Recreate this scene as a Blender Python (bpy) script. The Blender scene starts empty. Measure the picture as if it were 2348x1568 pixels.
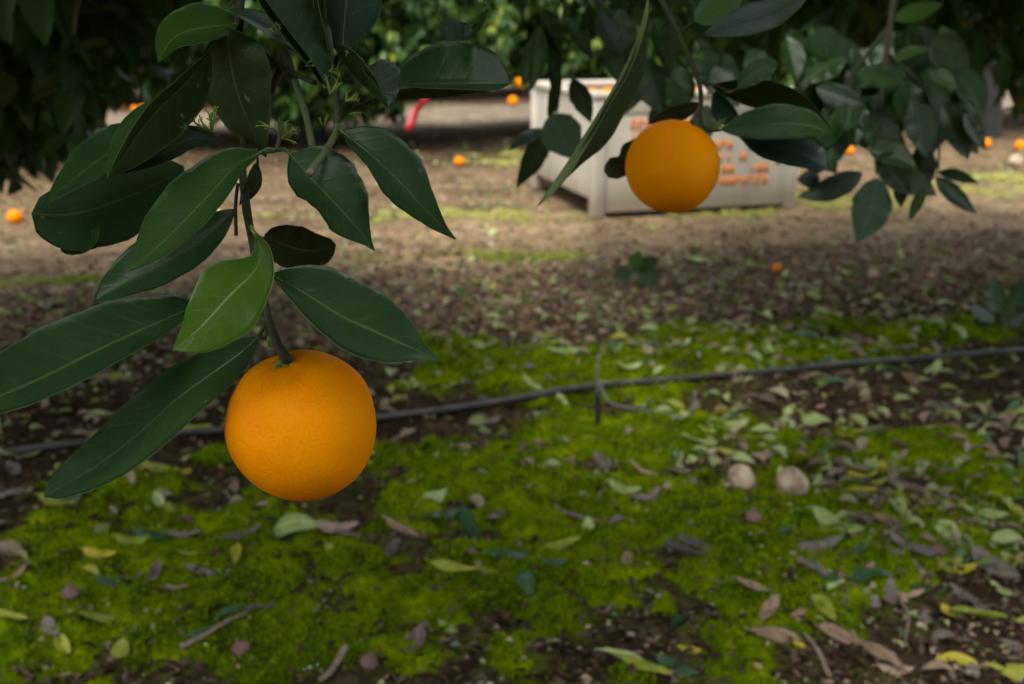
import bpy, math, random
import numpy as np
from mathutils import Vector, Matrix, Quaternion
rng = np.random.default_rng(7); random.seed(7)
sc = bpy.context.scene; COL = sc.collection
# ------------------------------------------------------------------ camera, sky, sun, exposure
W0, H0, FP = 2347.0, 1568.0, 2282.0
PITCH = math.radians(17.6); CZ = 0.96
cam = bpy.data.cameras.new('camera'); co = bpy.data.objects.new('camera', cam); COL.objects.link(co)
co.location = (0, 0, CZ); co.rotation_euler = (math.pi/2 - PITCH, 0, 0)
cam.sensor_width = 36; cam.lens = 36*FP/W0; cam.clip_start = .02; cam.clip_end = 1000
cam.dof.use_dof = True; cam.dof.focus_distance = .53; cam.dof.aperture_fstop = 9.5; cam.dof.aperture_blades = 0
sc.camera = co
SUN_EL, SUN_AZ = math.radians(62), math.radians(200)      # azimuth clockwise from +Y: from the left, a little behind
w = bpy.data.worlds.new('World'); sc.world = w; w.use_nodes = True
nt = w.node_tree; nt.nodes.clear()
sky = nt.nodes.new('ShaderNodeTexSky'); sky.sky_type = 'NISHITA'; sky.sun_disc = False
sky.sun_elevation = SUN_EL; sky.sun_rotation = SUN_AZ
hsv = nt.nodes.new('ShaderNodeHueSaturation'); hsv.inputs['Saturation'].default_value = .28
bg = nt.nodes.new('ShaderNodeBackground'); bg.inputs['Strength'].default_value = .15
out = nt.nodes.new('ShaderNodeOutputWorld')
nt.links.new(sky.outputs[0], hsv.inputs['Color']); nt.links.new(hsv.outputs[0], bg.inputs[0]); nt.links.new(bg.outputs[0], out.inputs[0])
sl = bpy.data.lights.new('sun', 'SUN'); sl.energy = 2.0; sl.angle = math.radians(28); sl.color = (1, .95, .86)
so = bpy.data.objects.new('sun', sl); COL.objects.link(so)
sd = Vector((math.sin(SUN_AZ)*math.cos(SUN_EL), math.cos(SUN_AZ)*math.cos(SUN_EL), math.sin(SUN_EL)))
so.rotation_euler = (-sd).to_track_quat('-Z', 'Y').to_euler()
sc.view_settings.view_transform = 'Standard'; sc.view_settings.look = 'None'; sc.view_settings.gamma = 1
sc.view_settings.exposure = 1.35
sc.cycles.use_denoising = True
sc.cycles.max_bounces = 6

# ------------------------------------------------------------------ geometry of the view: pixel (2347 x 1568 frame) + depth -> place
F = np.array((0, math.cos(PITCH), -math.sin(PITCH))); U = np.array((0, math.sin(PITCH), math.cos(PITCH))); R = np.array((1., 0, 0)); CAM = np.array((0, 0, CZ))
def at(x, y, d): return CAM + d*(F + (x-W0/2)/FP*R - (y-H0/2)/FP*U)
def gnd(x, y, z=0.0):
    r = F + (x-W0/2)/FP*R - (y-H0/2)/FP*U
    t = (z-CZ)/r[2]; return CAM + t*r
def proj(P):
    q = np.asarray(P) - CAM; d = q@F
    return W0/2 + FP*(q@R)/d, H0/2 - FP*(q@U)/d, d

# ------------------------------------------------------------------ noise
def _h(ix, iy, s):
    n = (ix.astype(np.int64)*374761393 + iy.astype(np.int64)*668265263 + s*144269) & 0xffffffff
    n = ((n ^ (n >> 13))*1274126177) & 0xffffffff
    return ((n ^ (n >> 16)) & 0xffffff)/float(0xffffff)
def vn(x, y, s=0):
    x = np.asarray(x, float); y = np.asarray(y, float)
    ix = np.floor(x); iy = np.floor(y); fx = x-ix; fy = y-iy
    fx = fx*fx*(3-2*fx); fy = fy*fy*(3-2*fy)
    a = _h(ix, iy, s); b = _h(ix+1, iy, s); c = _h(ix, iy+1, s); d = _h(ix+1, iy+1, s)
    return (a*(1-fx)+b*fx)*(1-fy) + (c*(1-fx)+d*fx)*fy
def fbm(x, y, f, o=3, s=0):
    v = 0; a = .5; n = 0
    for i in range(o):
        v = v + a*vn(np.asarray(x)*f+i*17.3, np.asarray(y)*f-i*9.1, s+i); n += a; a *= .5; f *= 2.03
    return v/n
def sstep(a, b, x): t = np.clip((x-a)/(b-a), 0, 1); return t*t*(3-2*t)
RA = math.radians(16); EU = (math.cos(RA), math.sin(RA)); EV = (-math.sin(RA), math.cos(RA))
def rowv(x, y): return x*EV[0] + y*EV[1]
def rowp(u, v): return (u*EU[0]+v*EV[0], u*EU[1]+v*EV[1])
def height(x, y):
    r = np.hypot(x, y); k = 1 - sstep(15, 40, r)
    h = .05*(fbm(x, y, .7, 2, 3)-.5) + .028*(fbm(x, y, 4, 3, 5)-.5)
    v = rowv(x, y)
    rough = sstep(5.2, 2.6, v)*.6 + .4 + .5*sstep(4.1, 3.8, v)*sstep(2.8, 3.1, v)
    h = h + rough*(.014*(fbm(x, y, 22, 3, 9)-.5)*2)
    return h*k

# ------------------------------------------------------------------ mesh helpers
def mesh_np(name, V, Fq, mats=(), uv=None, midx=None, smooth=True, attrs=None):
    me = bpy.data.meshes.new(name); V = np.asarray(V, np.float32); Fq = np.asarray(Fq, np.int32)
    n = Fq.shape[1]
    me.vertices.add(len(V)); me.vertices.foreach_set('co', V.ravel())
    me.loops.add(Fq.size); me.loops.foreach_set('vertex_index', Fq.ravel())
    me.polygons.add(len(Fq)); me.polygons.foreach_set('loop_start', np.arange(0, Fq.size, n, dtype=np.int32)); me.polygons.foreach_set('loop_total', np.full(len(Fq), n, np.int32))
    if smooth: me.polygons.foreach_set('use_smooth', np.ones(len(Fq), bool))
    if midx is not None: me.polygons.foreach_set('material_index', np.asarray(midx, np.int32))
    if uv is not None:
        l = me.uv_layers.new(name='UVMap'); l.data.foreach_set('uv', np.asarray(uv, np.float32)[Fq.ravel()].ravel())
    for k, a in (attrs or {}).items():
        t = me.attributes.new(k, 'FLOAT', 'POINT'); t.data.foreach_set('value', np.asarray(a, np.float32))
    me.update(calc_edges=True); me.validate()
    for m in mats: me.materials.append(m)
    return me
def link(name, me, parent=None, loc=None):
    o = bpy.data.objects.new(name, me); COL.objects.link(o)
    if parent is not None: o.parent = parent
    if loc is not None: o.location = loc
    return o
def tag(o, label=None, cat=None, group=None, kind=None):
    if label: o['label'] = label
    if cat: o['category'] = cat
    if group: o['group'] = group
    if kind: o['kind'] = kind
    return o
def empty(name, loc=(0, 0, 0)): return link(name, None, None, loc)
def local(V, parent): return np.asarray(V) - np.array(parent.location)
def smooth_pts(P, n):
    P = np.asarray(P, float)
    if len(P) == 2: t = np.linspace(0, 1, n)[:, None]; return P[0]*(1-t)+P[1]*t
    Q = np.vstack((2*P[0]-P[1], P, 2*P[-1]-P[-2])); o = []
    L = np.r_[0, np.cumsum(np.linalg.norm(np.diff(P[:, :3], axis=0), axis=1))]; L = L/L[-1]
    for t in np.linspace(0, 1, n):
        i = min(int(np.searchsorted(L, t, 'right'))-1, len(P)-2); i = max(i, 0)
        u = (t-L[i])/max(L[i+1]-L[i], 1e-9); a, b, c, d = Q[i], Q[i+1], Q[i+2], Q[i+3]
        o.append(.5*((2*b)+(-a+c)*u+(2*a-5*b+4*c-d)*u*u+(-a+3*b-3*c+d)*u**3))
    return np.array(o)
def tube(P, rad, n=8, seg=None, bump=0, cap=True):
    """P: points (3-D); rad: radius or list, one per point. Returns V, Fq (quads)."""
    P = np.asarray(P, float); rad = np.full(len(P), rad, float) if np.isscalar(rad) else np.asarray(rad, float)
    S = smooth_pts(np.c_[P, rad], seg or max(2, (len(P)-1)*5+1)); C = S[:, :3]; r = np.maximum(S[:, 3], 1e-4)
    T = np.gradient(C, axis=0); T /= np.linalg.norm(T, axis=1)[:, None]+1e-12
    ref = np.array((.3, .8, .5)); ref = ref/np.linalg.norm(ref)
    A = np.cross(T, ref); A /= np.linalg.norm(A, axis=1)[:, None]+1e-9; B = np.cross(T, A)
    th = np.linspace(0, 2*np.pi, n, endpoint=False)
    rr = r[:, None]*(1+bump*(rng.random((len(C), n))-.5)*2)
    V = C[:, None, :] + rr[..., None]*(np.cos(th)[None, :, None]*A[:, None]+np.sin(th)[None, :, None]*B[:, None])
    m = len(C); V = V.reshape(-1, 3); i = np.arange(m-1)[:, None]*n; j = np.arange(n)[None]; k = (j+1) % n
    Fq = np.stack((i+j, i+k, i+n+k, i+n+j), -1).reshape(-1, 4)
    if cap:
        V = np.vstack((V, C[0], C[-1])); a = m*n
        e = [(a, (q+1) % n, q, a) for q in range(n)]; f2 = [(a+1, (m-1)*n+q, (m-1)*n+(q+1) % n, a+1) for q in range(n)]
        # fan caps written as thin quads with a doubled centre
        V = np.vstack((V, C[0], C[-1])); e = [(x[0], x[1], x[2], a+2) for x in e]; f2 = [(x[0], x[1], x[2], a+3) for x in f2]
        V[a+2] += 1e-6; V[a+3] += 1e-6
        Fq = np.vstack((Fq, e, f2))
    return V, Fq
def join(parts):
    V = []; Fs = []; o = 0
    for v, f in parts: V.append(v); Fs.append(np.asarray(f)+o); o += len(v)
    return np.vstack(V), np.vstack(Fs)
def ball(c, r, n=14, seed=0, rough=.0, sq=(1, 1, 1)):
    th = np.linspace(.02, np.pi-.02, n); ph = np.linspace(0, 2*np.pi, 2*n, endpoint=False)
    T, Pp = np.meshgrid(th, ph, indexing='ij')
    d = np.stack((np.sin(T)*np.cos(Pp), np.sin(T)*np.sin(Pp), np.cos(T)), -1)
    k = 1+rough*(fbm(d[..., 0]+seed*3.1+d[..., 2]*.7, d[..., 1]+d[..., 2]*1.3+7, 2.2, 3, seed)-.5)*2
    V = (d*k[..., None]*r*np.array(sq)).reshape(-1, 3)+np.array(c); m = 2*n
    i = np.arange(n-1)[:, None]*m; j = np.arange(m)[None]; q = (j+1) % m
    return V, np.stack((i+j, i+m+j, i+m+q, i+q), -1).reshape(-1, 4)
def box(x0, x1, y0, y1, z0, z1):
    V = np.array([(x, y, z) for z in (z0, z1) for y in (y0, y1) for x in (x0, x1)], float)
    return V, np.array([(0, 2, 3, 1), (4, 5, 7, 6), (0, 1, 5, 4), (2, 6, 7, 3), (0, 4, 6, 2), (1, 3, 7, 5)])

# ------------------------------------------------------------------ materials
def mat(name):
    m = bpy.data.materials.new(name); m.use_nodes = True; t = m.node_tree; b = t.nodes['Principled BSDF']; return m, t, b
def N(t, k, **kw):
    n = t.nodes.new(k)
    for a, v in kw.items():
        if a in n.inputs.keys(): n.inputs[a].default_value = v
        else: setattr(n, a, v)
    return n
def L(t, a, b): t.links.new(a, b)
def ramp(t, fac, stops, interp='LINEAR'):
    r = t.nodes.new('ShaderNodeValToRGB'); r.color_ramp.interpolation = interp; e = r.color_ramp.elements
    while len(e) > 1: e.remove(e[-1])
    e[0].position, e[0].color = stops[0][0], (*stops[0][1], 1)
    for p, c in stops[1:]: x = e.new(p); x.color = (*c, 1)
    if fac is not None: L(t, fac, r.inputs[0])
    return r
def mixc(t, a, b, f, mode='MIX'):
    m = t.nodes.new('ShaderNodeMix'); m.data_type = 'RGBA'; m.blend_type = mode
    for v, i in ((f, 0), (a, 6), (b, 7)):
        if hasattr(v, 'links') or hasattr(v, 'is_linked'): L(t, v, m.inputs[i])
        else: m.inputs[i].default_value = v if i == 0 else (*v, 1)
    return m.outputs[2]
def math_(t, op, a, b=0., c=0.):
    m = t.nodes.new('ShaderNodeMath'); m.operation = op
    for i, v in enumerate((a, b, c)):
        if hasattr(v, 'is_linked'): L(t, v, m.inputs[i])
        else: m.inputs[i].default_value = v
    return m.outputs[0]
def noise(t, scale, detail=4, rough=.5, coord=None, dist=0):
    n = N(t, 'ShaderNodeTexNoise', Scale=scale, Detail=detail, Roughness=rough, Distortion=dist)
    if coord is not None: L(t, coord, n.inputs['Vector'])
    return n.outputs[0]
def objco(t): return t.nodes.new('ShaderNodeTexCoord').outputs['Object']
def bump(t, b, h, strength, dist):
    n = N(t, 'ShaderNodeBump', Strength=strength, Distance=dist); L(t, h, n.inputs['Height']); L(t, n.outputs[0], b.inputs['Normal']); return n

def leaf_mat(name, dark, light, vein, rough=.31, trans=.2, tcol=(.12, .22, .02), spots=True, spec=.5):
    """a citrus leaf seen near: UV x runs base to tip, UV y across (0..1, midrib at .5)"""
    m, t, b = mat(name)
    uv = t.nodes.new('ShaderNodeUVMap'); sp = t.nodes.new('ShaderNodeSeparateXYZ'); L(t, uv.outputs[0], sp.inputs[0])
    u, v = sp.outputs[0], sp.outputs[1]
    a = math_(t, 'ABSOLUTE', math_(t, 'SUBTRACT', v, .5)); a2 = math_(t, 'MULTIPLY', a, 2.)
    oc = objco(t)
    n1 = noise(t, 28, 4, .6, oc); oi = t.nodes.new('ShaderNodeObjectInfo')
    f = math_(t, 'ADD', math_(t, 'MULTIPLY', n1, .9), math_(t, 'MULTIPLY', oi.outputs['Random'], .35))
    c = ramp(t, f, [(.3, dark), (.85, light)]).outputs[0]
    # side veins: slanted stripes
    warp = math_(t, 'MULTIPLY', noise(t, 40, 2, .5, oc), .35)
    s = math_(t, 'SINE', math_(t, 'MULTIPLY', math_(t, 'ADD', math_(t, 'SUBTRACT', u, math_(t, 'MULTIPLY', a2, .17)), math_(t, 'MULTIPLY', warp, .2)), 60.))
    vm = math_(t, 'POWER', math_(t, 'MULTIPLY_ADD', s, .5, .5), 9.)
    mid = N(t, 'ShaderNodeMapRange'); L(t, a2, mid.inputs[0]); mid.inputs[1].default_value = .012; mid.inputs[2].default_value = .05; mid.inputs[3].default_value = 1; mid.inputs[4].default_value = 0
    edge = N(t, 'ShaderNodeMapRange'); L(t, a2, edge.inputs[0]); edge.inputs[1].default_value = .955; edge.inputs[2].default_value = .99; edge.inputs[3].default_value = 0; edge.inputs[4].default_value = .7
    c = mixc(t, c, vein, math_(t, 'MULTIPLY', vm, .07))
    c = mixc(t, c, vein, math_(t, 'MULTIPLY', mid.outputs[0], .6))
    c = mixc(t, c, vein, edge.outputs[0])
    fine = N(t, 'ShaderNodeTexVoronoi', Scale=1500.); L(t, oc, fine.inputs['Vector'])
    if spots:
        vo = N(t, 'ShaderNodeTexNoise', Scale=95., Detail=2.); L(t, oc, vo.inputs['Vector'])
        sm = N(t, 'ShaderNodeMapRange'); L(t, vo.outputs[0], sm.inputs[0]); sm.inputs[1].default_value = .735; sm.inputs[2].default_value = .76
        c = mixc(t, c, (.28, .27, .16), math_(t, 'MULTIPLY', sm.outputs[0], .55))
        du = N(t, 'ShaderNodeMapRange'); L(t, noise(t, 17, 5, .65, oc), du.inputs[0]); du.inputs[1].default_value = .55; du.inputs[2].default_value = .8; du.inputs[4].default_value = .22
        c = mixc(t, c, (.16, .2, .17), du.outputs[0])           # dusty bloom in patches
    L(t, c, b.inputs['Base Color'])
    rg = math_(t, 'MULTIPLY_ADD', noise(t, 30, 3, .6, oc), .3, rough-.12); L(t, rg, b.inputs['Roughness'])
    b.inputs['Specular IOR Level'].default_value = spec
    hh = math_(t, 'ADD', math_(t, 'MULTIPLY', vm, -.2), math_(t, 'ADD', math_(t, 'MULTIPLY', mid.outputs[0], -.5), math_(t, 'ADD', math_(t, 'MULTIPLY', noise(t, 90, 3, .6, oc), .9), math_(t, 'MULTIPLY', fine.outputs[0], .15))))
    bump(t, b, hh, .45, .0012)
    tr = N(t, 'ShaderNodeBsdfTranslucent'); tr.inputs[0].default_value = (*tcol, 1)
    mx = N(t, 'ShaderNodeMixShader'); mx.inputs[0].default_value = trans
    L(t, b.outputs[0], mx.inputs[1]); L(t, tr.outputs[0], mx.inputs[2]); L(t, mx.outputs[0], t.nodes['Material Output'].inputs[0])
    return m
M = {}
M['leaf'] = leaf_mat('leaf_green', (.013, .040, .011), (.034, .074, .019), (.09, .155, .035))
M['leaf_light'] = leaf_mat('leaf_light_green', (.028, .092, .007), (.07, .145, .012), (.17, .26, .05), trans=.35, tcol=(.22, .36, .03))
M['leaf_pale'] = leaf_mat('leaf_pale_green', (.13, .20, .06), (.20, .28, .09), (.24, .32, .12), rough=.5)
M['leaf_fresh'] = leaf_mat('leaf_mid_green', (.018, .056, .012), (.045, .10, .022), (.11, .19, .035), trans=.3, tcol=(.16, .28, .03))
M['leaf_under'] = leaf_mat('leaf_underside', (.018, .038, .005), (.036, .062, .010), (.10, .15, .035), rough=.6, trans=.14, spec=.25)
M['leaf_grey'] = leaf_mat('leaf_grey_green', (.018, .038, .022), (.038, .065, .042), (.09, .14, .05), rough=.3)
def crown_mat(name, stops, rough=.42, trans=.25):
    m, t, b = mat(name); g = t.nodes.new('ShaderNodeNewGeometry')
    c = ramp(t, g.outputs['Random Per Island'], stops).outputs[0]; L(t, c, b.inputs['Base Color'])
    b.inputs['Roughness'].default_value = rough; b.inputs['Specular IOR Level'].default_value = .3 if rough < .6 else .05
    tr = N(t, 'ShaderNodeBsdfTranslucent'); L(t, mixc(t, c, (.25, .4, .02), .25 if rough < .6 else .03), tr.inputs[0])
    mx = N(t, 'ShaderNodeMixShader'); mx.inputs[0].default_value = trans
    L(t, b.outputs[0], mx.inputs[1]); L(t, tr.outputs[0], mx.inputs[2]); L(t, mx.outputs[0], t.nodes['Material Output'].inputs[0])
    return m
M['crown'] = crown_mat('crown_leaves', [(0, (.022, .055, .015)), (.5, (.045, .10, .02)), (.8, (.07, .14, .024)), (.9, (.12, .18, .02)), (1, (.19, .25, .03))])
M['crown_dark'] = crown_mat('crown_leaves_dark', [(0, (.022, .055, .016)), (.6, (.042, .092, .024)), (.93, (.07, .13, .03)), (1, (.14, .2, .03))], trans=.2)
def bark(name, a, bcol, sc_=60):
    m, t, b = mat(name); oc = objco(t); n = noise(t, sc_, 5, .65, oc)
    L(t, ramp(t, n, [(.3, a), (.7, bcol)]).outputs[0], b.inputs['Base Color']); b.inputs['Roughness'].default_value = .8
    bump(t, b, noise(t, sc_*4, 4, .6, oc), .6, .002); return m
M['twig_green'] = bark('green_twig', (.018, .028, .008), (.06, .075, .022), 150)
M['twig_pale'] = bark('pale_green_twig', (.06, .085, .025), (.12, .15, .05), 150)
M['twig_brown'] = bark('brown_twig', (.05, .035, .02), (.16, .12, .075), 200)
M['twig_dark'] = bark('dark_twig', (.02, .022, .01), (.06, .055, .025), 150)
M['trunk'] = bark('trunk_bark', (.004, .004, .004), (.014, .013, .012), 25)
M['drywood'] = bark('dry_wood', (.13, .09, .06), (.33, .26, .19), 120)
m, t, b = mat('bud_green'); oc = objco(t)
L(t, ramp(t, noise(t, 200, 2, .5, oc), [(.3, (.09, .16, .012)), (.7, (.19, .27, .025))]).outputs[0], b.inputs['Base Color']); b.inputs['Roughness'].default_value = .5; b.inputs['Subsurface Weight'].default_value = .2; b.inputs['Subsurface Radius'].default_value = (.002, .003, .001)
M['bud'] = m
def orange_mat(name, stops, scale=560, rough=.5, bs=.34, blot=None):
    m, t, b = mat(name); oc = objco(t)
    c = ramp(t, noise(t, 14, 4, .55, oc), stops).outputs[0]
    vo = N(t, 'ShaderNodeTexVoronoi', Scale=float(scale), feature='SMOOTH_F1'); L(t, oc, vo.inputs['Vector'])
    pit = N(t, 'ShaderNodeMapRange'); L(t, vo.outputs[0], pit.inputs[0]); pit.inputs[1].default_value = .05; pit.inputs[2].default_value = .45
    c = mixc(t, c, (.62, .13, .0), math_(t, 'MULTIPLY', math_(t, 'SUBTRACT', 1., pit.outputs[0]), .16))
    if blot: c = mixc(t, c, blot, math_(t, 'MULTIPLY', ramp(t, noise(t, 55, 4, .7, oc), [(.66, (0, 0, 0)), (.72, (1, 1, 1))]).outputs[0], .3))
    L(t, c, b.inputs['Base Color']); b.inputs['Roughness'].default_value = rough
    b.inputs['Specular IOR Level'].default_value = .04; b.inputs['Subsurface Weight'].default_value = .05; b.inputs['Subsurface Radius'].default_value = (.01, .004, .001); b.inputs['Subsurface Scale'].default_value = .3
    h = math_(t, 'ADD', pit.outputs[0], math_(t, 'MULTIPLY', noise(t, 700, 3, .6, oc), .5))
    bump(t, b, h, bs, .0005)
    return m
M['orange'] = orange_mat('orange_rind', [(.3, (.88, .25, .0)), (.68, (.98, .34, .0))])
M['orange_far'] = orange_mat('orange_rind_far', [(.3, (.78, .2, .004)), (.7, (.85, .28, .006))], 120)
M['orange_mould'] = orange_mat('mouldy_rind', [(.32, (.14, .11, .09)), (.42, (.36, .28, .19)), (.55, (.55, .47, .34)), (.64, (.5, .33, .17)), (.78, (.55, .24, .06))], 150, .85, .9)
M['mummy'] = orange_mat('dried_rind', [(.3, (.11, .07, .06)), (.7, (.25, .18, .15))], 100, .8, .8)
# ground
m, t, b = mat('orchard_soil'); oc = objco(t); at1 = N(t, 'ShaderNodeAttribute', attribute_name='trk').outputs['Fac']; at2 = N(t, 'ShaderNodeAttribute', attribute_name='far').outputs['Fac']
n1 = noise(t, 9, 7, .68, oc); n2 = noise(t, 60, 5, .7, oc)
dark = ramp(t, noise(t, 16, 8, .75, oc), [(.32, (.022, .014, .009)), (.5, (.065, .042, .024)), (.62, (.12, .082, .05)), (.72, (.19, .14, .095))]).outputs[0]
tan = ramp(t, n1, [(.3, (.19, .125, .07)), (.5, (.33, .23, .13)), (.7, (.48, .36, .23))]).outputs[0]
gra = ramp(t, n2, [(.35, (.12, .095, .065)), (.5, (.27, .22, .155)), (.68, (.42, .36, .27))]).outputs[0]
thin = N(t, 'ShaderNodeAttribute', attribute_name='thin').outputs['Fac']
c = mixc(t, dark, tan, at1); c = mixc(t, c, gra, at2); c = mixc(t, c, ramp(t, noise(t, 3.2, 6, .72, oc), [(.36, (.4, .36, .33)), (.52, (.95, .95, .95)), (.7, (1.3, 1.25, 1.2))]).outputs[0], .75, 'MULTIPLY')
c = mixc(t, c, ramp(t, n2, [(.3, (.45, .42, .4)), (.6, (1, 1, 1))]).outputs[0], .6, 'MULTIPLY')
c = mixc(t, c, (.10, .135, .012), math_(t, 'MULTIPLY', thin, ramp(t, noise(t, 34, 6, .75, oc), [(.42, (0, 0, 0)), (.6, (.85, .85, .85))]).outputs[0]))
L(t, c, b.inputs['Base Color']); b.inputs['Roughness'].default_value = .92; b.inputs['Specular IOR Level'].default_value = .06
bump(t, b, math_(t, 'ADD', noise(t, 45, 6, .7, oc), math_(t, 'MULTIPLY', noise(t, 220, 3, .6, oc), .4)), .8, .012)
M['soil'] = m
m, t, b = mat('moss'); oc = objco(t)
at3 = N(t, 'ShaderNodeAttribute', attribute_name='yel').outputs['Fac']
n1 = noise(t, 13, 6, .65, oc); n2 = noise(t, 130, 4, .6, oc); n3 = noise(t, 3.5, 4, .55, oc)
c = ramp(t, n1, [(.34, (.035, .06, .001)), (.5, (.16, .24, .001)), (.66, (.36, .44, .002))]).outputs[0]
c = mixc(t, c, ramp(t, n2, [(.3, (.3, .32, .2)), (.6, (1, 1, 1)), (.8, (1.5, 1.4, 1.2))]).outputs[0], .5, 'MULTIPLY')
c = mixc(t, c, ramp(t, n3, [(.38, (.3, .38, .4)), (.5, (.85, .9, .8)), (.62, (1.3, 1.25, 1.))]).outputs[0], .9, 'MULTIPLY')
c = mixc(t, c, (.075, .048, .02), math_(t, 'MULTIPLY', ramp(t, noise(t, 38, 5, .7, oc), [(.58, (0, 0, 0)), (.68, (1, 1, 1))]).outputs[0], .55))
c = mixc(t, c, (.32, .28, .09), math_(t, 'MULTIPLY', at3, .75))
L(t, c, b.inputs['Base Color']); b.inputs['Roughness'].default_value = .9; b.inputs['Specular IOR Level'].default_value = .06
bump(t, b, math_(t, 'ADD', n2, math_(t, 'MULTIPLY', noise(t, 500, 2, .5, oc), .5)), .9, .008)
M['moss'] = m
M['moss_tuft'] = crown_mat('moss_tufts', [(0, (.05, .10, .001)), (.45, (.17, .28, .001)), (.8, (.34, .46, .002)), (1, (.36, .34, .02))], .9, .3)
M['chips'] = crown_mat('dry_litter', [(0, (.05, .032, .022)), (.3, (.13, .09, .06)), (.5, (.32, .24, .165)), (.7, (.5, .41, .3)), (.77, (.34, .2, .1)), (.81, (.28, .33, .11)), (.92, (.46, .54, .22)), (.97, (.08, .14, .05)), (1, (.5, .47, .4))], .8, .1)
M['chips_green'] = crown_mat('leaf_litter_mixed', [(0, (.12, .08, .055)), (.25, (.3, .22, .15)), (.42, (.42, .34, .24)), (.5, (.28, .33, .12)), (.75, (.42, .5, .22)), (.88, (.06, .13, .05)), (.96, (.36, .36, .05)), (1, (.5, .44, .08))], .55, .2)
def litter_mat(name, a, bb, rough=.6, trans=.2):
    m, t, b = mat(name); oc = objco(t); oi = t.nodes.new('ShaderNodeObjectInfo')
    f = math_(t, 'ADD', noise(t, 6, 5, .65, oc), math_(t, 'MULTIPLY', math_(t, 'SUBTRACT', oi.outputs['Random'], .5), .4))
    c = ramp(t, f, [(.3, a), (.7, bb)]).outputs[0]
    uv = t.nodes.new('ShaderNodeUVMap'); sp = t.nodes.new('ShaderNodeSeparateXYZ'); L(t, uv.outputs[0], sp.inputs[0])
    am = math_(t, 'ABSOLUTE', math_(t, 'SUBTRACT', sp.outputs[1], .5))
    mr = N(t, 'ShaderNodeMapRange'); L(t, am, mr.inputs[0]); mr.inputs[1].default_value = .015; mr.inputs[2].default_value = .05; mr.inputs[3].default_value = .5; mr.inputs[4].default_value = 0
    c = mixc(t, c, tuple(min(1, x*1.7) for x in bb), mr.outputs[0])
    c = mixc(t, c, (.10, .065, .035), math_(t, 'MULTIPLY', ramp(t, noise(t, 9, 4, .7, oc), [(.62, (0, 0, 0)), (.68, (1, 1, 1))]).outputs[0], .6))
    L(t, c, b.inputs['Base Color']); b.inputs['Roughness'].default_value = rough; b.inputs['Specular IOR Level'].default_value = .22
    tr = N(t, 'ShaderNodeBsdfTranslucent'); L(t, c, tr.inputs[0]); mx = N(t, 'ShaderNodeMixShader'); mx.inputs[0].default_value = trans
    L(t, b.outputs[0], mx.inputs[1]); L(t, tr.outputs[0], mx.inputs[2]); L(t, mx.outputs[0], t.nodes['Material Output'].inputs[0])
    return m
LC = {'pale green': litter_mat('pale_green_fallen', (.28, .36, .11), (.50, .60, .25)),
      'yellow-green': litter_mat('yellow_green_fallen', (.24, .29, .03), (.42, .44, .07)),
      'yellow': litter_mat('yellow_fallen', (.42, .36, .03), (.62, .52, .06)),
      'dark green': litter_mat('dark_green_fallen', (.03, .085, .03), (.075, .15, .06), .42),
      'tan': litter_mat('tan_dry', (.26, .17, .10), (.48, .36, .25), .8),
      'grey-brown': litter_mat('grey_brown_dry', (.10, .08, .07), (.27, .23, .20), .8)}
def plain(name, col, rough=.5, nz=None, spec=.5):
    m, t, b = mat(name); oc = objco(t)
    c2 = tuple(x*.6 for x in col)
    L(t, ramp(t, noise(t, nz or 20, 5, .65, oc), [(.3, c2), (.65, col)]).outputs[0], b.inputs['Base Color']); b.inputs['Roughness'].default_value = rough
    b.inputs['Specular IOR Level'].default_value = spec
    bump(t, b, noise(t, (nz or 20)*8, 3, .6, oc), .2, .002); return m
m, t, b = mat('black_hose'); g = t.nodes.new('ShaderNodeNewGeometry'); sx = t.nodes.new('ShaderNodeSeparateXYZ'); L(t, g.outputs['Normal'], sx.inputs[0])
oc = objco(t); dust = math_(t, 'MULTIPLY', ramp(t, noise(t, 14, 5, .7, oc), [(.35, (0, 0, 0)), (.7, (1, 1, 1))]).outputs[0], math_(t, 'MAXIMUM', sx.outputs[2], 0.))
L(t, mixc(t, (.012, .012, .013), (.30, .27, .23), math_(t, 'MULTIPLY', dust, .6)), b.inputs['Base Color']); b.inputs['Roughness'].default_value = .42
M['hose'] = m
M['black'] = plain('black_plastic', (.018, .018, .02), .5)
M['greyp'] = plain('grey_plastic', (.2, .2, .19), .5)
M['red'] = plain('red_tape', (.42, .005, .012), .4)
m, t, b = mat('bin_plastic'); oc = objco(t)
mp = N(t, 'ShaderNodeMapping'); mp.inputs['Scale'].default_value = (14, 14, 1.2); L(t, oc, mp.inputs[0])
c = ramp(t, noise(t, 3, 5, .6, oc), [(.3, (.44, .41, .33)), (.7, (.60, .56, .46))]).outputs[0]
c = mixc(t, c, (.26, .22, .15), math_(t, 'MULTIPLY', ramp(t, noise(t, 1.5, 5, .7, mp.outputs[0]), [(.48, (0, 0, 0)), (.75, (1, 1, 1))]).outputs[0], .4))
sz = t.nodes.new('ShaderNodeSeparateXYZ'); L(t, oc, sz.inputs[0])
low = N(t, 'ShaderNodeMapRange'); L(t, math_(t, 'ADD', sz.outputs[2], math_(t, 'MULTIPLY', noise(t, 12, 4, .6, oc), -.12)), low.inputs[0]); low.inputs[1].default_value = .02; low.inputs[2].default_value = .14; low.inputs[3].default_value = .55; low.inputs[4].default_value = 0
c = mixc(t, c, (.22, .16, .10), low.outputs[0])           # splashed mud near the foot
L(t, c, b.inputs['Base Color']); b.inputs['Roughness'].default_value = .55
bump(t, b, noise(t, 60, 4, .6, oc), .15, .003)
M['bin'] = m
M['stencil'] = plain('orange_stencil_paint', (.92, .26, .02), .6, 50)

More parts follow.
